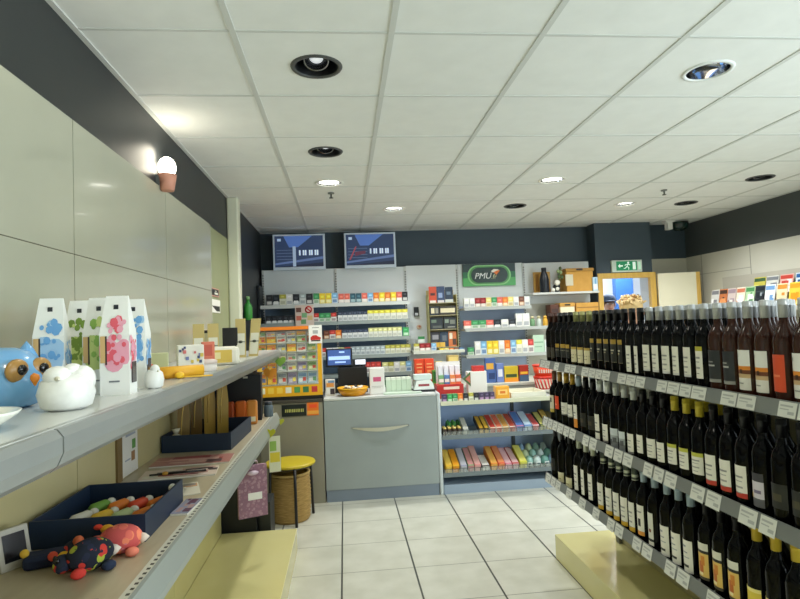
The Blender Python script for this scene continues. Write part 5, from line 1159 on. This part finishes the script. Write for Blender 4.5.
for n in range(12):
    c = [(150, 190, 180), (200, 216, 214), (110, 160, 150), (130, 160, 190), (196, 210, 170)][n % 5]; i, j = n % 4, n // 4
    m = MB(); m.ball((0, 0, 0.05 + 0.016 * j), (0.038, 0.052, 0.05 + 0.016 * j), P(*c, .15), 10); m.box(-0.02, 0.022, -0.05, -0.044, 0.02, 0.05, P(226, 232, 230, .2)); m.box(-0.012, 0.012, -0.051, -0.045, 0.026, 0.04, P(60, 100, 110, .2))
    tag(m.build('mint_bag', None, (1.64 + 0.072 * i, 5.085 + 0.115 * j, 0.175), 0.08 * ((n * 7) % 5 - 2)), 'shiny pale bag of mints, %s from left in the %s row, bottom sweets shelf' % (ORD[i], ['front', 'middle', 'back'][j]), 'bag', 'shiny mint bags on the bottom sweets shelf')

# ------------------------------------------------------------------ wine shelving
GX = 1.2; GY0, GY1 = 1.25, 3.40
ZW = [1.245, 0.90, 0.56]
t = thing('wine_gondola', 'long three tier grey shelf unit of wine bottles on cream plinth', 'shelf unit')
m = MB(); m.box(1.285, 1.66, GY0, 3.535, 0, 0.15, CREAM, b=0.003); m.build('plinth', t)
m = MB(); m.box(1.62, 1.65, GY0, 3.40, 0.15, 1.215, P(170, 162, 128, .5)); m.build('back_panel', t)
for y in (1.32, 2.3, 3.33):
    m = MB(); m.box(1.60, 1.64, y - 0.02, y + 0.02, 0.15, 1.22, P(90, 92, 92, .4)); m.build('upright', t)
TAGW = P(214, 216, 212, .5); TAGT = P(172, 175, 176, .5)
RAILM = P(118, 122, 123, .35)
gaps = [{2, 4, 7, 12, 16, 21, 24}, {6, 9, 13, 17, 20, 23}, {3, 5, 7, 9, 12, 15, 18, 20, 22}]
for i, z in enumerate(ZW):
    m = MB(); m.box(GX + 0.004, 1.62, GY0, GY1, z - 0.022, z, P(176, 178, 172, .35)); sh = m.build('shelf', t)
    m = MB(); m.prism([(GX + 0.004, z + 0.022), (GX, z + 0.022), (GX - 0.012, z - 0.023), (GX - 0.003, z - 0.026), (GX + 0.004, z - 0.0235)], GY0, GY1, RAILM); rl = m.build('price_rail', sh)
    y = GY1 - 0.02; k = 0; rr = random.Random(40 + i)
    ST = Matrix.Translation((GX, 0, z + 0.022))
    while y > 1.25:
        wt = rr.uniform(0.062, 0.078)
        if k not in gaps[i]:
            m = MB(); e = 0.0016; f0, f1 = (0.06, 0.97) if i < 1 else (0.02, 1.12)
            def P3(f, yy, ee): return (GX - 0.012 * f - ee, yy, z + 0.022 - 0.045 * f)
            m.quad(P3(f1, y - wt, e), P3(f1, y, e), P3(f0, y, e), P3(f0, y - wt, e), TAGW)
            for (q0, q1, s0, s1) in ((0.2, 0.32, 0.1, 0.8), (0.45, 0.52, 0.1, 0.6), (0.6, 0.8, 0.55, 0.9)):
                g0, g1 = f0 + (f1 - f0) * q0, f0 + (f1 - f0) * q1
                m.quad(P3(g1, y - wt * s1, e + 0.0006), P3(g1, y - wt * s0, e + 0.0006), P3(g0, y - wt * s0, e + 0.0006), P3(g0, y - wt * s1, e + 0.0006), TAGT)
            m.build('price_tag', rl)
        y -= wt + (0.006 if i == 0 else 0.012); k += 1

DGLASS = P(5, 6, 8, 0.05, spec=0.12); BGLASS = P(14, 9, 8, 0.05, spec=0.12); ROSE = P(54, 28, 20, 0.05, spec=0.25); GGLASS = P(9, 13, 10, 0.05, spec=0.2)
R = 0.0335
GLASS_PROF = [(0.024, 0.004), (0.031, 0.0), (R - 0.0005, 0.006), (R, 0.012), (R, 0.182), (R - 0.002, 0.194), (0.0275, 0.208), (0.019, 0.221), (0.0142, 0.236), (0.0128, 0.25), (0.0128, 0.298)]
CW = (232, 230, 222); CL = P(*CW, .5); CT = P(130, 130, 130, .5)
def caps(c, stripes=False):
    m = MB(); a = P(*c, .28, 0.25)
    if stripes:
        b = P(70, 80, 76, .35)
        m.lathe([(0.0141, 0.232), (0.0142, 0.24), (0.0142, 0.2401), (0.0142, 0.25), (0.0142, 0.2501), (0.0142, 0.262), (0.0142, 0.2621), (0.0142, 0.3), (0.0122, 0.3025), (1e-5, 0.303)], [a, b, b, a, a, b, b, a, a], n=16)
    else:
        m.lathe([(0.0143, 0.249), (0.0143, 0.283), (0.0151, 0.2835), (0.0151, 0.287), (0.0143, 0.2875), (0.0142, 0.300), (0.0122, 0.3025), (1e-5, 0.303)], a, n=16)
    return m.mesh('capsule')
def label_mesh(z0, z1, half, bands, lines=(), off=0.0):
    """bands: (from, to, rgb) fractions of the label height; lines: (f0, f1, a0, a1, rgb)"""
    m = MB(); r = R + 0.0006; c = PI + off
    for f0, f1, col in bands: m.patch(r, z0 + (z1 - z0) * f0, z0 + (z1 - z0) * f1, c - half, c + half, P(*col, .5))
    for f0, f1, a0, a1, col in lines: m.patch(r + 0.0004, z0 + (z1 - z0) * f0, z0 + (z1 - z0) * f1, c + a0 * half, c + a1 * half, P(*col, .5), 4)
    return m.mesh('label')
TXT = [(0.62, 0.68, -0.6, 0.6, (150, 150, 150)), (0.5, 0.53, -0.5, 0.5, (170, 170, 170)), (0.3, 0.36, -0.55, 0.55, (160, 160, 160)), (0.14, 0.17, -0.4, 0.4, (150, 150, 150))]
W_ = [(0, 1, CW)]
BT = {
 'plain': (DGLASS, caps((12, 12, 14)), label_mesh(0.05, 0.12, 0.9, [(0, 1, (30, 32, 34)), ], [(0.3, 0.6, -0.5, 0.5, (70, 66, 50))]), 'dark bottle with near black label'),
 'brown': (BGLASS, caps((74, 40, 30)), label_mesh(0.04, 0.10, 0.8, [(0, 1, (60, 56, 50))]), 'brown capped dark bottle'),
 'goldbit': (DGLASS, caps((12, 12, 14)), label_mesh(0.05, 0.125, 0.85, [(0, 0.72, (30, 32, 34)), (0.72, 1, (186, 150, 60))], [(0.5, 0.56, -0.9, 0.9, (150, 146, 130))]), 'black capped bottle with gold edged dark label'),
 'cream': (GGLASS, caps((150, 150, 96)), label_mesh(0.035, 0.115, 0.95, [(0, 0.84, (226, 218, 186)), (0.84, 1, (190, 160, 80))], [(0.45, 0.5, -0.9, 0.9, (150, 140, 110)), (0.25, 0.3, -0.5, 0.5, (160, 150, 120))]), 'olive gold capped bottle with cream label'),
 'medal': (DGLASS, caps((11, 11, 13)), label_mesh(0.06, 0.165, 0.7, [(0, 0.8, (26, 28, 30)), (0.8, 1, (170, 140, 60))], [(0.5, 0.56, -0.5, 0.5, (190, 186, 170)), (0.38, 0.44, -0.3, 0.3, (170, 160, 130)), (0.0, 0.03, -1, 1, (110, 104, 80))]), 'black bottle with small gold medallion'),
 'narrow': (DGLASS, caps((12, 12, 14)), label_mesh(0.03, 0.142, 0.5, W_, TXT), 'black capped bottle with narrow white label'),
 'silver': (DGLASS, caps((186, 188, 190)), label_mesh(0.045, 0.15, 0.68, [(0, 0.08, (206, 206, 206)), (0.08, 1, CW)], TXT), 'silver capped bottle with white label'),
 'yellowdot': (DGLASS, caps((186, 188, 190)), label_mesh(0.045, 0.155, 0.68, [(0, 0.86, CW), (0.86, 1, (190, 180, 60))], TXT), 'silver capped bottle with yellow topped white label'),
 'darkrose': (ROSE, caps((190, 192, 194)), label_mesh(0.04, 0.145, 0.85, [(0, 0.1, (150, 150, 150)), (0.1, 1, (40, 44, 50))], [(0.5, 0.55, -0.6, 0.4, (190, 190, 190)), (0.62, 0.66, -0.6, 0.2, (150, 150, 150))]), 'silver capped rose bottle with dark label'),
 'sunset': (ROSE, caps((190, 192, 194)), label_mesh(0.03, 0.152, 0.9, [(0, 0.3, (226, 224, 220)), (0.3, 0.4, (200, 170, 130)), (0.4, 0.5, (110, 60, 36)), (0.5, 0.6, (226, 140, 50)), (0.6, 1, (234, 234, 234))], [(0.82, 0.9, -0.7, -0.3, (140, 140, 146)), (0.15, 0.18, -0.4, 0.3, (150, 150, 150)), (0.42, 0.52, -0.1, 0.2, (60, 36, 24))]), 'rose bottle with orange sunset label'),
 'red': (ROSE, caps((190, 192, 194)), label_mesh(0.04, 0.145, 0.8, [(0, 1, (214, 76, 40))], [(0.4, 0.46, -0.5, 0.5, (236, 130, 90))]), 'rose bottle with plain red label'),
 'pattern': (DGLASS, caps((120, 84, 60)), label_mesh(0.06, 0.16, 1.0, [(0, 0.2, (190, 170, 80)), (0.2, 1, (216, 210, 190))], [(0.3, 0.55, -0.6, -0.1, (70, 70, 66)), (0.6, 0.85, 0.1, 0.6, (90, 90, 84)), (0.5, 0.7, -0.3, 0.1, (60, 60, 60))]), 'dark bottle with pale patterned label'),
 'redblack': (DGLASS, caps((170, 130, 60)), label_mesh(0.09, 0.165, 0.9, [(0, 1, (226, 76, 44))], [(0.3, 0.4, -0.6, 0.6, (240, 150, 110))]), 'dark bottle with bright red label'),
 'whitegold': (DGLASS, caps((190, 150, 50)), label_mesh(0.07, 0.14, 1.0, [(0, 0.1, (120, 120, 116)), (0.1, 1, CW)], TXT), 'gold capped bottle with square white label'),
 'orangefoot': (DGLASS, caps((176, 196, 216)), label_mesh(0.03, 0.15, 0.7, [(0, 0.38, (222, 140, 50)), (0.38, 1, CW)], TXT[:2]), 'pale blue capped bottle with orange footed label'),
 'split': (DGLASS, caps((214, 220, 224)), label_mesh(0.02, 0.14, 0.8, [(0, 0.25, CW), (0.25, 0.33, (30, 32, 34)), (0.33, 1, CW)], TXT[:2]), 'white capped bottle with split white label'),
 'lowwhite': (DGLASS, caps((214, 218, 220)), label_mesh(0.02, 0.105, 0.85, [(0, 0.1, (110, 110, 110)), (0.1, 1, CW)], TXT), 'white capped bottle with low white label'),
 'scene': (DGLASS, caps((214, 218, 220)), label_mesh(0.01, 0.10, 0.95, [(0, 0.35, (120, 124, 130)), (0.35, 0.65, (160, 168, 176)), (0.65, 1, (206, 214, 222))], [(0.2, 0.45, -0.6, 0.1, (70, 74, 80)), (0.3, 0.55, 0.2, 0.8, (90, 92, 98))]), 'white capped bottle with grey landscape label'),
 'midwhite': (DGLASS, caps((12, 12, 14)), label_mesh(0.04, 0.115, 0.85, W_, TXT), 'black capped bottle with broad white label'),
 'goldcap': (DGLASS, caps((206, 186, 60)), label_mesh(0.05, 0.125, 0.9, [(0, 0.82, CW), (0.82, 1, (196, 196, 80))], TXT), 'yellow gold capped bottle with white label'),
 'redfoot': (DGLASS, caps((11, 11, 13)), label_mesh(0.035, 0.135, 0.8, [(0, 0.16, (190, 54, 40)), (0.16, 1, CW)], TXT), 'black capped bottle with red footed white label'),
 'lilac': (DGLASS, caps((11, 11, 13)), label_mesh(0.03, 0.13, 0.8, [(0, 0.25, (90, 90, 100)), (0.25, 0.75, (206, 200, 214)), (0.75, 1, (60, 60, 70))], [(0.25, 0.4, -0.9, -0.4, (220, 180, 90)), (0.4, 0.5, -0.2, 0.7, (120, 110, 140))]), 'black capped bottle with lilac picture label'),
 'creamlow': (DGLASS, caps((11, 11, 13)), label_mesh(0.01, 0.065, 1.0, [(0, 0.7, (222, 216, 176)), (0.7, 1, (226, 220, 190))], [(0.3, 0.4, -0.5, 0.5, (160, 150, 110))]), 'black capped bottle with low cream label'),
 'tall': (DGLASS, caps((206, 212, 196)), label_mesh(0.03, 0.16, 0.6, W_, TXT), 'pale capped bottle with tall white label'),
 'goldfoot': (DGLASS, caps((214, 218, 206), True), label_mesh(0.02, 0.145, 0.75, [(0, 0.16, (214, 170, 50)), (0.16, 1, CW)], TXT), 'stripe capped bottle with gold footed label'),
 'figure': (DGLASS, caps((176, 196, 214)), label_mesh(0.03, 0.155, 0.75, [(0, 0.14, (222, 150, 60)), (0.14, 1, CW)], [(0.3, 0.55, -0.2, 0.4, (40, 40, 44)), (0.75, 0.8, -0.6, 0.6, (150, 150, 150))]), 'pale blue capped bottle with black figure label'),
 'slim': (DGLASS, caps((176, 196, 214)), label_mesh(0.02, 0.15, 0.5, [(0, 0.12, CW), (0.12, 0.2, (30, 32, 34)), (0.2, 1, (216, 216, 208))], [(0.4, 0.5, -0.4, 0.4, (120, 70, 60))]), 'pale blue capped bottle with slim grey label'),
 'script': (DGLASS, caps((176, 196, 214)), label_mesh(0.015, 0.13, 0.9, W_, [(0.16, 0.24, -0.6, 0.5, (50, 52, 56)), (0.6, 0.64, -0.6, 0.4, (150, 156, 166)), (0.78, 0.84, -0.6, 0.2, (140, 146, 156)), (0.45, 0.48, -0.6, 0.6, (160, 166, 176))]), 'pale blue capped bottle with black script label'),
 'art': (DGLASS, caps((11, 11, 13)), label_mesh(0.03, 0.155, 0.75, [(0, 0.08, (60, 50, 40)), (0.08, 0.72, (222, 186, 100)), (0.72, 0.8, (30, 30, 32)), (0.8, 1, (220, 218, 206))], [(0.2, 0.5, -0.4, 0.3, (190, 100, 36)), (0.4, 0.65, -0.1, 0.5, (206, 130, 50)), (0.12, 0.2, -0.6, 0.2, (240, 226, 180))]), 'black capped bottle with orange artwork label'),
 'yellow': (DGLASS, caps((212, 182, 60)), label_mesh(0.0, 0.11, 0.95, [(0, 0.9, (220, 196, 70)), (0.9, 1, (236, 222, 140))], [(0.5, 0.56, -0.6, 0.5, (150, 110, 40)), (0.3, 0.34, -0.5, 0.4, (150, 110, 40))]), 'yellow labelled bottle with gold cap'),
}
_gl = {}
def glass_mesh(mat):
    if mat not in _gl:
        m = MB(); m.lathe(GLASS_PROF, mat, n=22); _gl[mat] = m.mesh('bottle_glass')
    return _gl[mat]
def bottle(kind, x, y, z, label, group, labelled=True, rz=0.0):
    g, c, l, _ = BT[kind]
    t = thing('wine_bottle', label, 'wine bottle', (x, y, z), rz, group)
    link('bottle_glass', glass_mesh(g), t); link('capsule', c, t)
    if labelled: link('label', l, t)
ROW1 = list(zip([3.317, 3.24, 3.165, 3.09, 3.015, 2.94, 2.858, 2.776, 2.698, 2.622, 2.552, 2.482, 2.412, 2.342, 2.272, 2.202, 2.132, 2.062, 1.992, 1.922, 1.85, 1.78, 1.708, 1.636, 1.564, 1.492],
   ['brown', 'brown', 'goldbit', 'goldbit', 'goldbit', 'cream', 'cream', 'cream', 'medal', 'medal', 'medal', 'medal', 'medal', 'narrow', 'narrow', 'silver', 'silver', 'silver', 'silver', 'silver', 'yellowdot', 'darkrose', 'darkrose', 'sunset', 'sunset', 'red'])) + [(1.42, 'sunset'), (1.348, 'sunset')]
ROW2 = list(zip([3.30, 3.215, 3.12, 3.03, 2.95, 2.86, 2.77, 2.69, 2.61, 2.53, 2.45, 2.37, 2.29, 2.21, 2.135, 2.06, 1.985, 1.908, 1.832, 1.757, 1.682, 1.607, 1.53, 1.455],
   ['pattern', 'redblack', 'whitegold', 'whitegold', 'orangefoot', 'plain', 'plain', 'split', 'lowwhite', 'scene', 'scene', 'lowwhite', 'midwhite', 'midwhite', 'midwhite', 'goldcap', 'goldcap', 'goldcap', 'redfoot', 'redfoot', 'redfoot', 'lilac', 'plain', 'plain']))
ROW3 = list(zip([3.33, 3.222, 3.107, 2.987, 2.897, 2.81, 2.70, 2.615, 2.54, 2.468, 2.396, 2.322, 2.236, 2.146, 2.07, 1.994, 1.902, 1.824, 1.748, 1.66, 1.582, 1.505],
   ['plain', 'creamlow', 'creamlow', 'tall', 'tall', 'tall', 'goldfoot', 'goldfoot', 'goldfoot', 'goldfoot', 'goldfoot', 'figure', 'slim', 'script', 'script', 'script', 'art', 'art', 'art', 'yellow', 'yellow', 'yellow']))
BX = GX + 0.012 + R
rr = random.Random(77)
for row, z, nm in ((ROW1, ZW[0], 'top wine shelf'), (ROW2, ZW[1], 'middle wine shelf'), (ROW3, ZW[2], 'bottom wine shelf')):
    tot = {}
    for y, k in row: tot[k] = tot.get(k, 0) + 1
    seen = {}
    for y, k in row:
        seen[k] = seen.get(k, 0) + 1
        lab = '%s, front of the %s' % (BT[k][3], nm) if tot[k] == 1 else '%s, %s of %d from left, %s front' % (BT[k][3], ORD[seen[k] - 1], tot[k], nm.replace('wine ', ''))
        bottle(k, BX, y, z + 0.0003, lab, 'front row bottles on the ' + nm, True, rr.uniform(-0.12, 0.16))
    # rows standing behind: the same wines
    for q in ((1, 2) if z > 1.2 else (1,)):
        for n, (y, k) in enumerate(row):
            lab = '%s in %s row of %s, %s from far end' % (BT[k][3].split(' with ')[0], ['', 'second', 'third'][q], nm, ORD[n])
            bottle(k, BX + q * 0.082, y + 0.012 * q, z + 0.0003, lab, 'back row bottles on the ' + nm, q == 1, rr.uniform(-0.3, 0.3))

# ------------------------------------------------------------------ magazines by the right wall
t = thing('magazine_stand', 'two tier magazine rack along the right wall behind the wine bottles', 'rack')
m = MB(); m.box(4.26, 4.30, 4.4, 5.96, 0.0, 1.90, P(176, 172, 160, .5)); m.build('back_board', t)
for x0, x1, z in ((4.02, 4.26, 1.51), (4.14, 4.26, 1.64), (3.95, 4.26, 1.0), (3.95, 4.26, 0.5)):
    m = MB(); m.box(x0, x1, 4.4, 5.96, z, z + 0.015, P(196, 192, 180, .5)); m.box(x0, x0 + 0.006, 4.4, 5.96, z + 0.015, z + 0.04, P(206, 206, 200, .3)); m.build('tier', t)
for y in (4.39, 5.96):
    m = MB(); m.box(4.1, 4.28, y, y + 0.012, 0, 1.50, P(176, 172, 160, .5)); m.build('side_panel', t)
def cover(y, x, z, w, h, base, seed, cols, label):
    m = MB(); r = random.Random(seed); T = Matrix.Rotation(math.radians(10), 4, 'Y')
    m.box(0, 0.006, -w / 2, w / 2, 0, h, P(*base, .3), T)
    m.box(-0.0012, 0, -w / 2 + 0.006, w / 2 - 0.006, h * 0.78, h * 0.95, P(*cols[0], .3), T)
    for i in range(7):
        a, b = r.uniform(0.2, 0.55) * w, r.uniform(0.08, 0.3) * h; yy = r.uniform(-w / 2, w / 2 - a); zz = r.uniform(0, h * 0.75 - b)
        m.box(-0.0014 - 0.0002 * i, 0, yy, yy + a, zz, zz + b, P(*r.choice(cols), .3), T)
    tag(m.build('magazine', None, (x, y, z)), label, 'magazine', 'magazines by the right wall')
XB, ZB, XT, ZT = 4.06, 1.5255, 4.185, 1.6555
low = [(5.86, (206, 206, 202), [(120, 120, 126), (240, 240, 240)], 'grey and white magazine nearest the door, front tier'), (5.725, (190, 110, 60), [(60, 36, 26), (226, 150, 90), (30, 24, 24)], 'magazine with brown portrait, front tier of right wall rack'),
       (5.59, (196, 180, 176), [(150, 130, 140), (226, 216, 210)], 'pale mauve magazine right of the brown portrait, front tier'), (5.455, (226, 214, 196), [(190, 110, 80), (240, 240, 236)], 'cream magazine with red picture, front tier of rack'), (5.32, (170, 200, 160), [(70, 130, 80), (226, 236, 220), (40, 80, 60)], 'green and white magazine, front tier of the right wall rack'),
       (5.185, (60, 70, 76), [(30, 36, 44), (150, 160, 166)], 'dark slate magazine, front tier of the right wall rack'), (5.05, (222, 230, 236), [(110, 150, 196), (240, 244, 246)], 'white and blue magazine, front tier of the right wall rack'), (4.9, (226, 206, 170), [(206, 140, 60), (244, 236, 220)], 'cream and orange magazine, front tier of the right wall rack'),
       (4.75, (236, 196, 70), [(226, 150, 40), (240, 226, 160)], 'yellow magazine, front tier of the right wall rack'), (4.6, (226, 190, 186), [(206, 110, 110), (240, 230, 226)], 'pink striped magazine, front tier, nearest the camera')]
for n, (y, b, c, l) in enumerate(low): cover(y, XB, ZB, 0.125, 0.24, b, n, c, l)
top = [(5.33, (190, 180, 80), [(60, 90, 60), (226, 216, 120)], 'yellow green magazine at far end of the upper tier'), (5.16, (206, 206, 200), [(120, 124, 130), (236, 236, 232)], 'grey white magazine in the upper tier'), (4.98, (216, 170, 160), [(190, 70, 60), (240, 230, 226)], 'red topped magazine in the upper tier'), (4.79, (206, 220, 232), [(40, 90, 150), (230, 236, 240), (70, 110, 160)], 'blue and white magazine in the upper tier'), (4.57, (226, 222, 222), [(150, 130, 150), (240, 236, 236)], 'white magazine in the upper tier, nearest the camera')]
for n, (y, b, c, l) in enumerate(top): cover(y, XT, ZT, 0.16, 0.20, b, 50 + n, c, l)

# ------------------------------------------------------------------ people glimpsed behind the bottles
def person(loc, rz, label, shirt, pants, hair_c, height, cap=None):
    t = thing('person', label, 'person', loc, rz); s = height / 1.72
    J = {'pel': (0, 0, .94), 'bel': (0, 0, 1.06), 'che': (0, .0, 1.26), 'nk0': (0, .005, 1.42), 'nk1': (0, -.005, 1.49), 'hd0': (0, -.02, 1.565), 'hd1': (0, -.012, 1.64)}
    R_ = {'pel': (.15, .11), 'bel': (.135, .10), 'che': (.16, .115), 'nk0': (.075, .07), 'nk1': (.054, .054), 'hd0': (.07, .088), 'hd1': (.068, .085)}
    E = [('pel', 'bel'), ('bel', 'che'), ('che', 'nk0'), ('nk0', 'nk1'), ('nk1', 'hd0'), ('hd0', 'hd1')]
    for q, sd in ((-1, 'l'), (1, 'r')):
        for nm, p, r, pa in (('sh', (q * .17, 0, 1.38), (.062, .062), 'che'), ('el', (q * .225, .03, 1.11), (.046, .046), 'sh'), ('wr', (q * .235, -.05, .87), (.029, .029), 'el'), ('pa', (q * .232, -.075, .80), (.034, .022), 'wr'),
                             ('hip', (q * .09, 0, .86), (.095, .095), 'pel'), ('kn', (q * .095, -.01, .48), (.058, .058), 'hip'), ('an', (q * .095, .02, .09), (.04, .04), 'kn'), ('to', (q * .105, -.12, .035), (.038, .032), 'an')):
            J[nm + sd] = p; R_[nm + sd] = r; E.append((pa if pa in J and pa in ('che', 'pel') else pa + sd, nm + sd))
        for k, (ox, oz, ln) in enumerate(((-.026, 0, .075), (-.009, -.006, .085), (.009, -.006, .08), (.024, 0, .062))):
            b = (q * .232 + ox, -.085, .775 + oz); e = (q * .232 + ox * 1.15, -.10, .775 + oz - ln * .55); f = (q * .232 + ox * 1.2, -.095, .775 + oz - ln)
            J['f%d0%s' % (k, sd)] = b; J['f%d1%s' % (k, sd)] = e; J['f%d2%s' % (k, sd)] = f
            for a in range(3): R_['f%d%d%s' % (k, a, sd)] = (.009 - .001 * a,) * 2
            E += [('pa' + sd, 'f%d0%s' % (k, sd)), ('f%d0%s' % (k, sd), 'f%d1%s' % (k, sd)), ('f%d1%s' % (k, sd), 'f%d2%s' % (k, sd))]
        J['t0' + sd] = (q * .225, -.11, .80); J['t1' + sd] = (q * .22, -.125, .765); R_['t0' + sd] = (.011, .011); R_['t1' + sd] = (.008, .008); E += [('pa' + sd, 't0' + sd), ('t0' + sd, 't1' + sd)]
    names = list(J); me = bpy.data.meshes.new('body'); me.from_pydata([Vector(J[n]) * s for n in names], [(names.index(a), names.index(b)) for a, b in E], [])
    o = bpy.data.objects.new('body', me); COL.objects.link(o)
    o.modifiers.new('skin', 'SKIN'); 
    sv = me.skin_vertices[0].data
    for i, n in enumerate(names): sv[i].radius = (R_[n][0] * s, R_[n][1] * s); sv[i].use_root = (n == 'pel')
    ss = o.modifiers.new('sub', 'SUBSURF'); ss.levels = 2; ss.render_levels = 2
    dg = bpy.context.evaluated_depsgraph_get(); nm = bpy.data.meshes.new_from_object(o.evaluated_get(dg)); bpy.data.objects.remove(o)
    nm.materials.clear()
    for m_ in (SKIN, shirt, pants, P(40, 38, 40)): nm.materials.append(m_)
    for p in nm.polygons:
        c = p.center / s; p.use_smooth = True
        p.material_index = 3 if c.z < .085 else (2 if c.z < .97 and abs(c.x) < .20 else (1 if c.z < 1.45 and c.z > .92 else 0))
    link('body', nm, t)
    zc = 1.625
    m = MB()
    for q in (-1, 1): m.ball((q * .03 * s, -.098 * s, 1.615 * s), (.011 * s, .006 * s, .008 * s), P(240, 238, 232), 10); m.ball((q * .03 * s, -.103 * s, 1.615 * s), .005 * s, P(50, 34, 24), 8)
    m.build('eyes', t)
    m = MB(); m.ball((0, -.105 * s, 1.585 * s), (.013 * s, .02 * s, .02 * s), SKIN, 10); m.build('nose', t)
    m = MB(); m.ball((0, -.096 * s, 1.548 * s), (.024 * s, .008 * s, .007 * s), P(176, 90, 84), 10); m.build('mouth', t)
    for q in (-1, 1):
        m = MB(); m.ball((q * .076 * s, .0, 1.60 * s), (.01 * s, .018 * s, .028 * s), SKIN, 10); m.build('ear', t)
    m = MB()
    if cap:
        m.ball((0, .025 * s, 1.63 * s), (.083 * s, .088 * s, .075 * s), hair_c, 18); m.build('hair', t)
        m = MB(); m.lathe([(.092 * s, 0), (.093 * s, .03 * s), (.075 * s, .075 * s), (.04 * s, .098 * s), (1e-5, .102 * s)], cap, c=(0, .0, 1.645 * s), n=24); m.ball((0, -.12 * s, 1.65 * s), (.07 * s, .06 * s, .008 * s), cap, 16); m.build('cap', t)
    else:
        r = random.Random(4)
        m.ball((0, .018 * s, 1.655 * s), (.098 * s, .102 * s, .082 * s), hair_c, 20)
        for k in range(46):
            a = r.uniform(0, 2 * PI); e = r.uniform(0.05, 1.25); rad = .09 * s
            x, y, z = rad * math.cos(a) * math.cos(e), .018 * s + rad * math.sin(a) * math.cos(e), 1.655 * s + .078 * s * math.sin(e)
            if y < -.05 * s and z < 1.68 * s: continue
            d = Vector((x, y - .018 * s, (z - 1.655 * s))).normalized()
            p = Vector((x, y, z)); m.tube([p, p + d * .02 * s + Vector((r.uniform(-.012, .012), r.uniform(-.012, .012), .004)), p + d * .018 * s + Vector((r.uniform(-.03, .03), r.uniform(-.03, .03), -.024))], [.017 * s, .012 * s, .004 * s], r.choice([hair_c, hair_c, P(176, 136, 84, .6), P(230, 204, 156, .6)]), 7)
        m.build('hair', t)
    return t
person((2.455, 4.6, 0), math.radians(20), 'person with tousled light brown hair behind the wine bottles before the doorway', P(70, 74, 84, .9), P(44, 48, 60, .9), P(214, 182, 126, .6), 1.66)
person((3.71, 7.6, 0), math.radians(-15), 'person in a dark blue grey cap standing inside the doorway', P(110, 130, 160, .9), P(50, 54, 66, .9), P(90, 60, 44, .7), 1.80, P(76, 90, 112, .8))

# ------------------------------------------------------------------ lights
def area(name, loc, rot, sx, sy, e, c, portal=False):
    li = bpy.data.lights.new(name, 'AREA'); li.shape = 'RECTANGLE'; li.size = sx; li.size_y = sy; li.energy = e; li.color = c
    o = bpy.data.objects.new(name, li); COL.objects.link(o); o.location = loc; o.rotation_euler = rot
    if portal: li.cycles.is_portal = True
    return o
area('shop_window_daylight', (XR + 0.14, 0.0, 1.35), (0, PI / 2, 0), 2.2, 3.7, 250, (0.80, 0.93, 1.0))
t = thing('added_ceiling_lamp', 'added unseen ceiling panel lamp that lights the room beyond the doorway', 'ceiling light', (4.0, 7.9, HC))  # unseen lamp added to brighten the room behind the door
m = MB(); m.box(-0.3, 0.3, -0.3, 0.3, -0.05, 0, WHITE); m.build('lamp_housing', t)
m = MB(); m.box(-0.28, 0.28, -0.28, 0.28, -0.055, -0.05, P(240, 246, 255, emit=8.0)); m.build('diffuser', t)
lo = area('room_light', (0, 0, -0.06), (0, 0, 0), 0.55, 0.55, 60, (0.95, 0.98, 1.0)); lo.parent = t

w = bpy.data.worlds.new('daylight'); SC.world = w; w.use_nodes = True
bg = w.node_tree.nodes['Background']; bg.inputs[0].default_value = (0.85, 0.93, 1.0, 1); bg.inputs[1].default_value = 1.2

# ------------------------------------------------------------------ camera
f, yaw, pit, rol = 564.9, 0.1005, 0.0437, -0.0385
cy, sy, cp, sp_ = math.cos(yaw), math.sin(yaw), math.cos(pit), math.sin(pit)
fwd = Vector((sy * cp, cy * cp, sp_)); right = Vector((cy, -sy, 0)); up = right.cross(fwd)
cr, sr = math.cos(rol), math.sin(rol)
rv = cr * right + sr * up; uv = -sr * right + cr * up
cam = bpy.data.cameras.new('camera'); co = bpy.data.objects.new('camera', cam); COL.objects.link(co)
M = Matrix((rv, uv, -fwd)).transposed().to_4x4(); M.translation = Vector((0, 0, 1.517)); co.matrix_world = M
cam.sensor_fit = 'HORIZONTAL'; cam.sensor_width = 36; cam.lens = f * 36 / 800; cam.clip_start = 0.02
SC.camera = co
SC.view_settings.view_transform = 'Standard'; SC.view_settings.look = 'None'; SC.view_settings.gamma = 1
SC.view_settings.use_curve_mapping = False; SC.view_settings.exposure = -0.2
SC.cycles.max_bounces = 8; SC.cycles.diffuse_bounces = 5; SC.cycles.caustics_reflective = False; SC.cycles.caustics_refractive = False
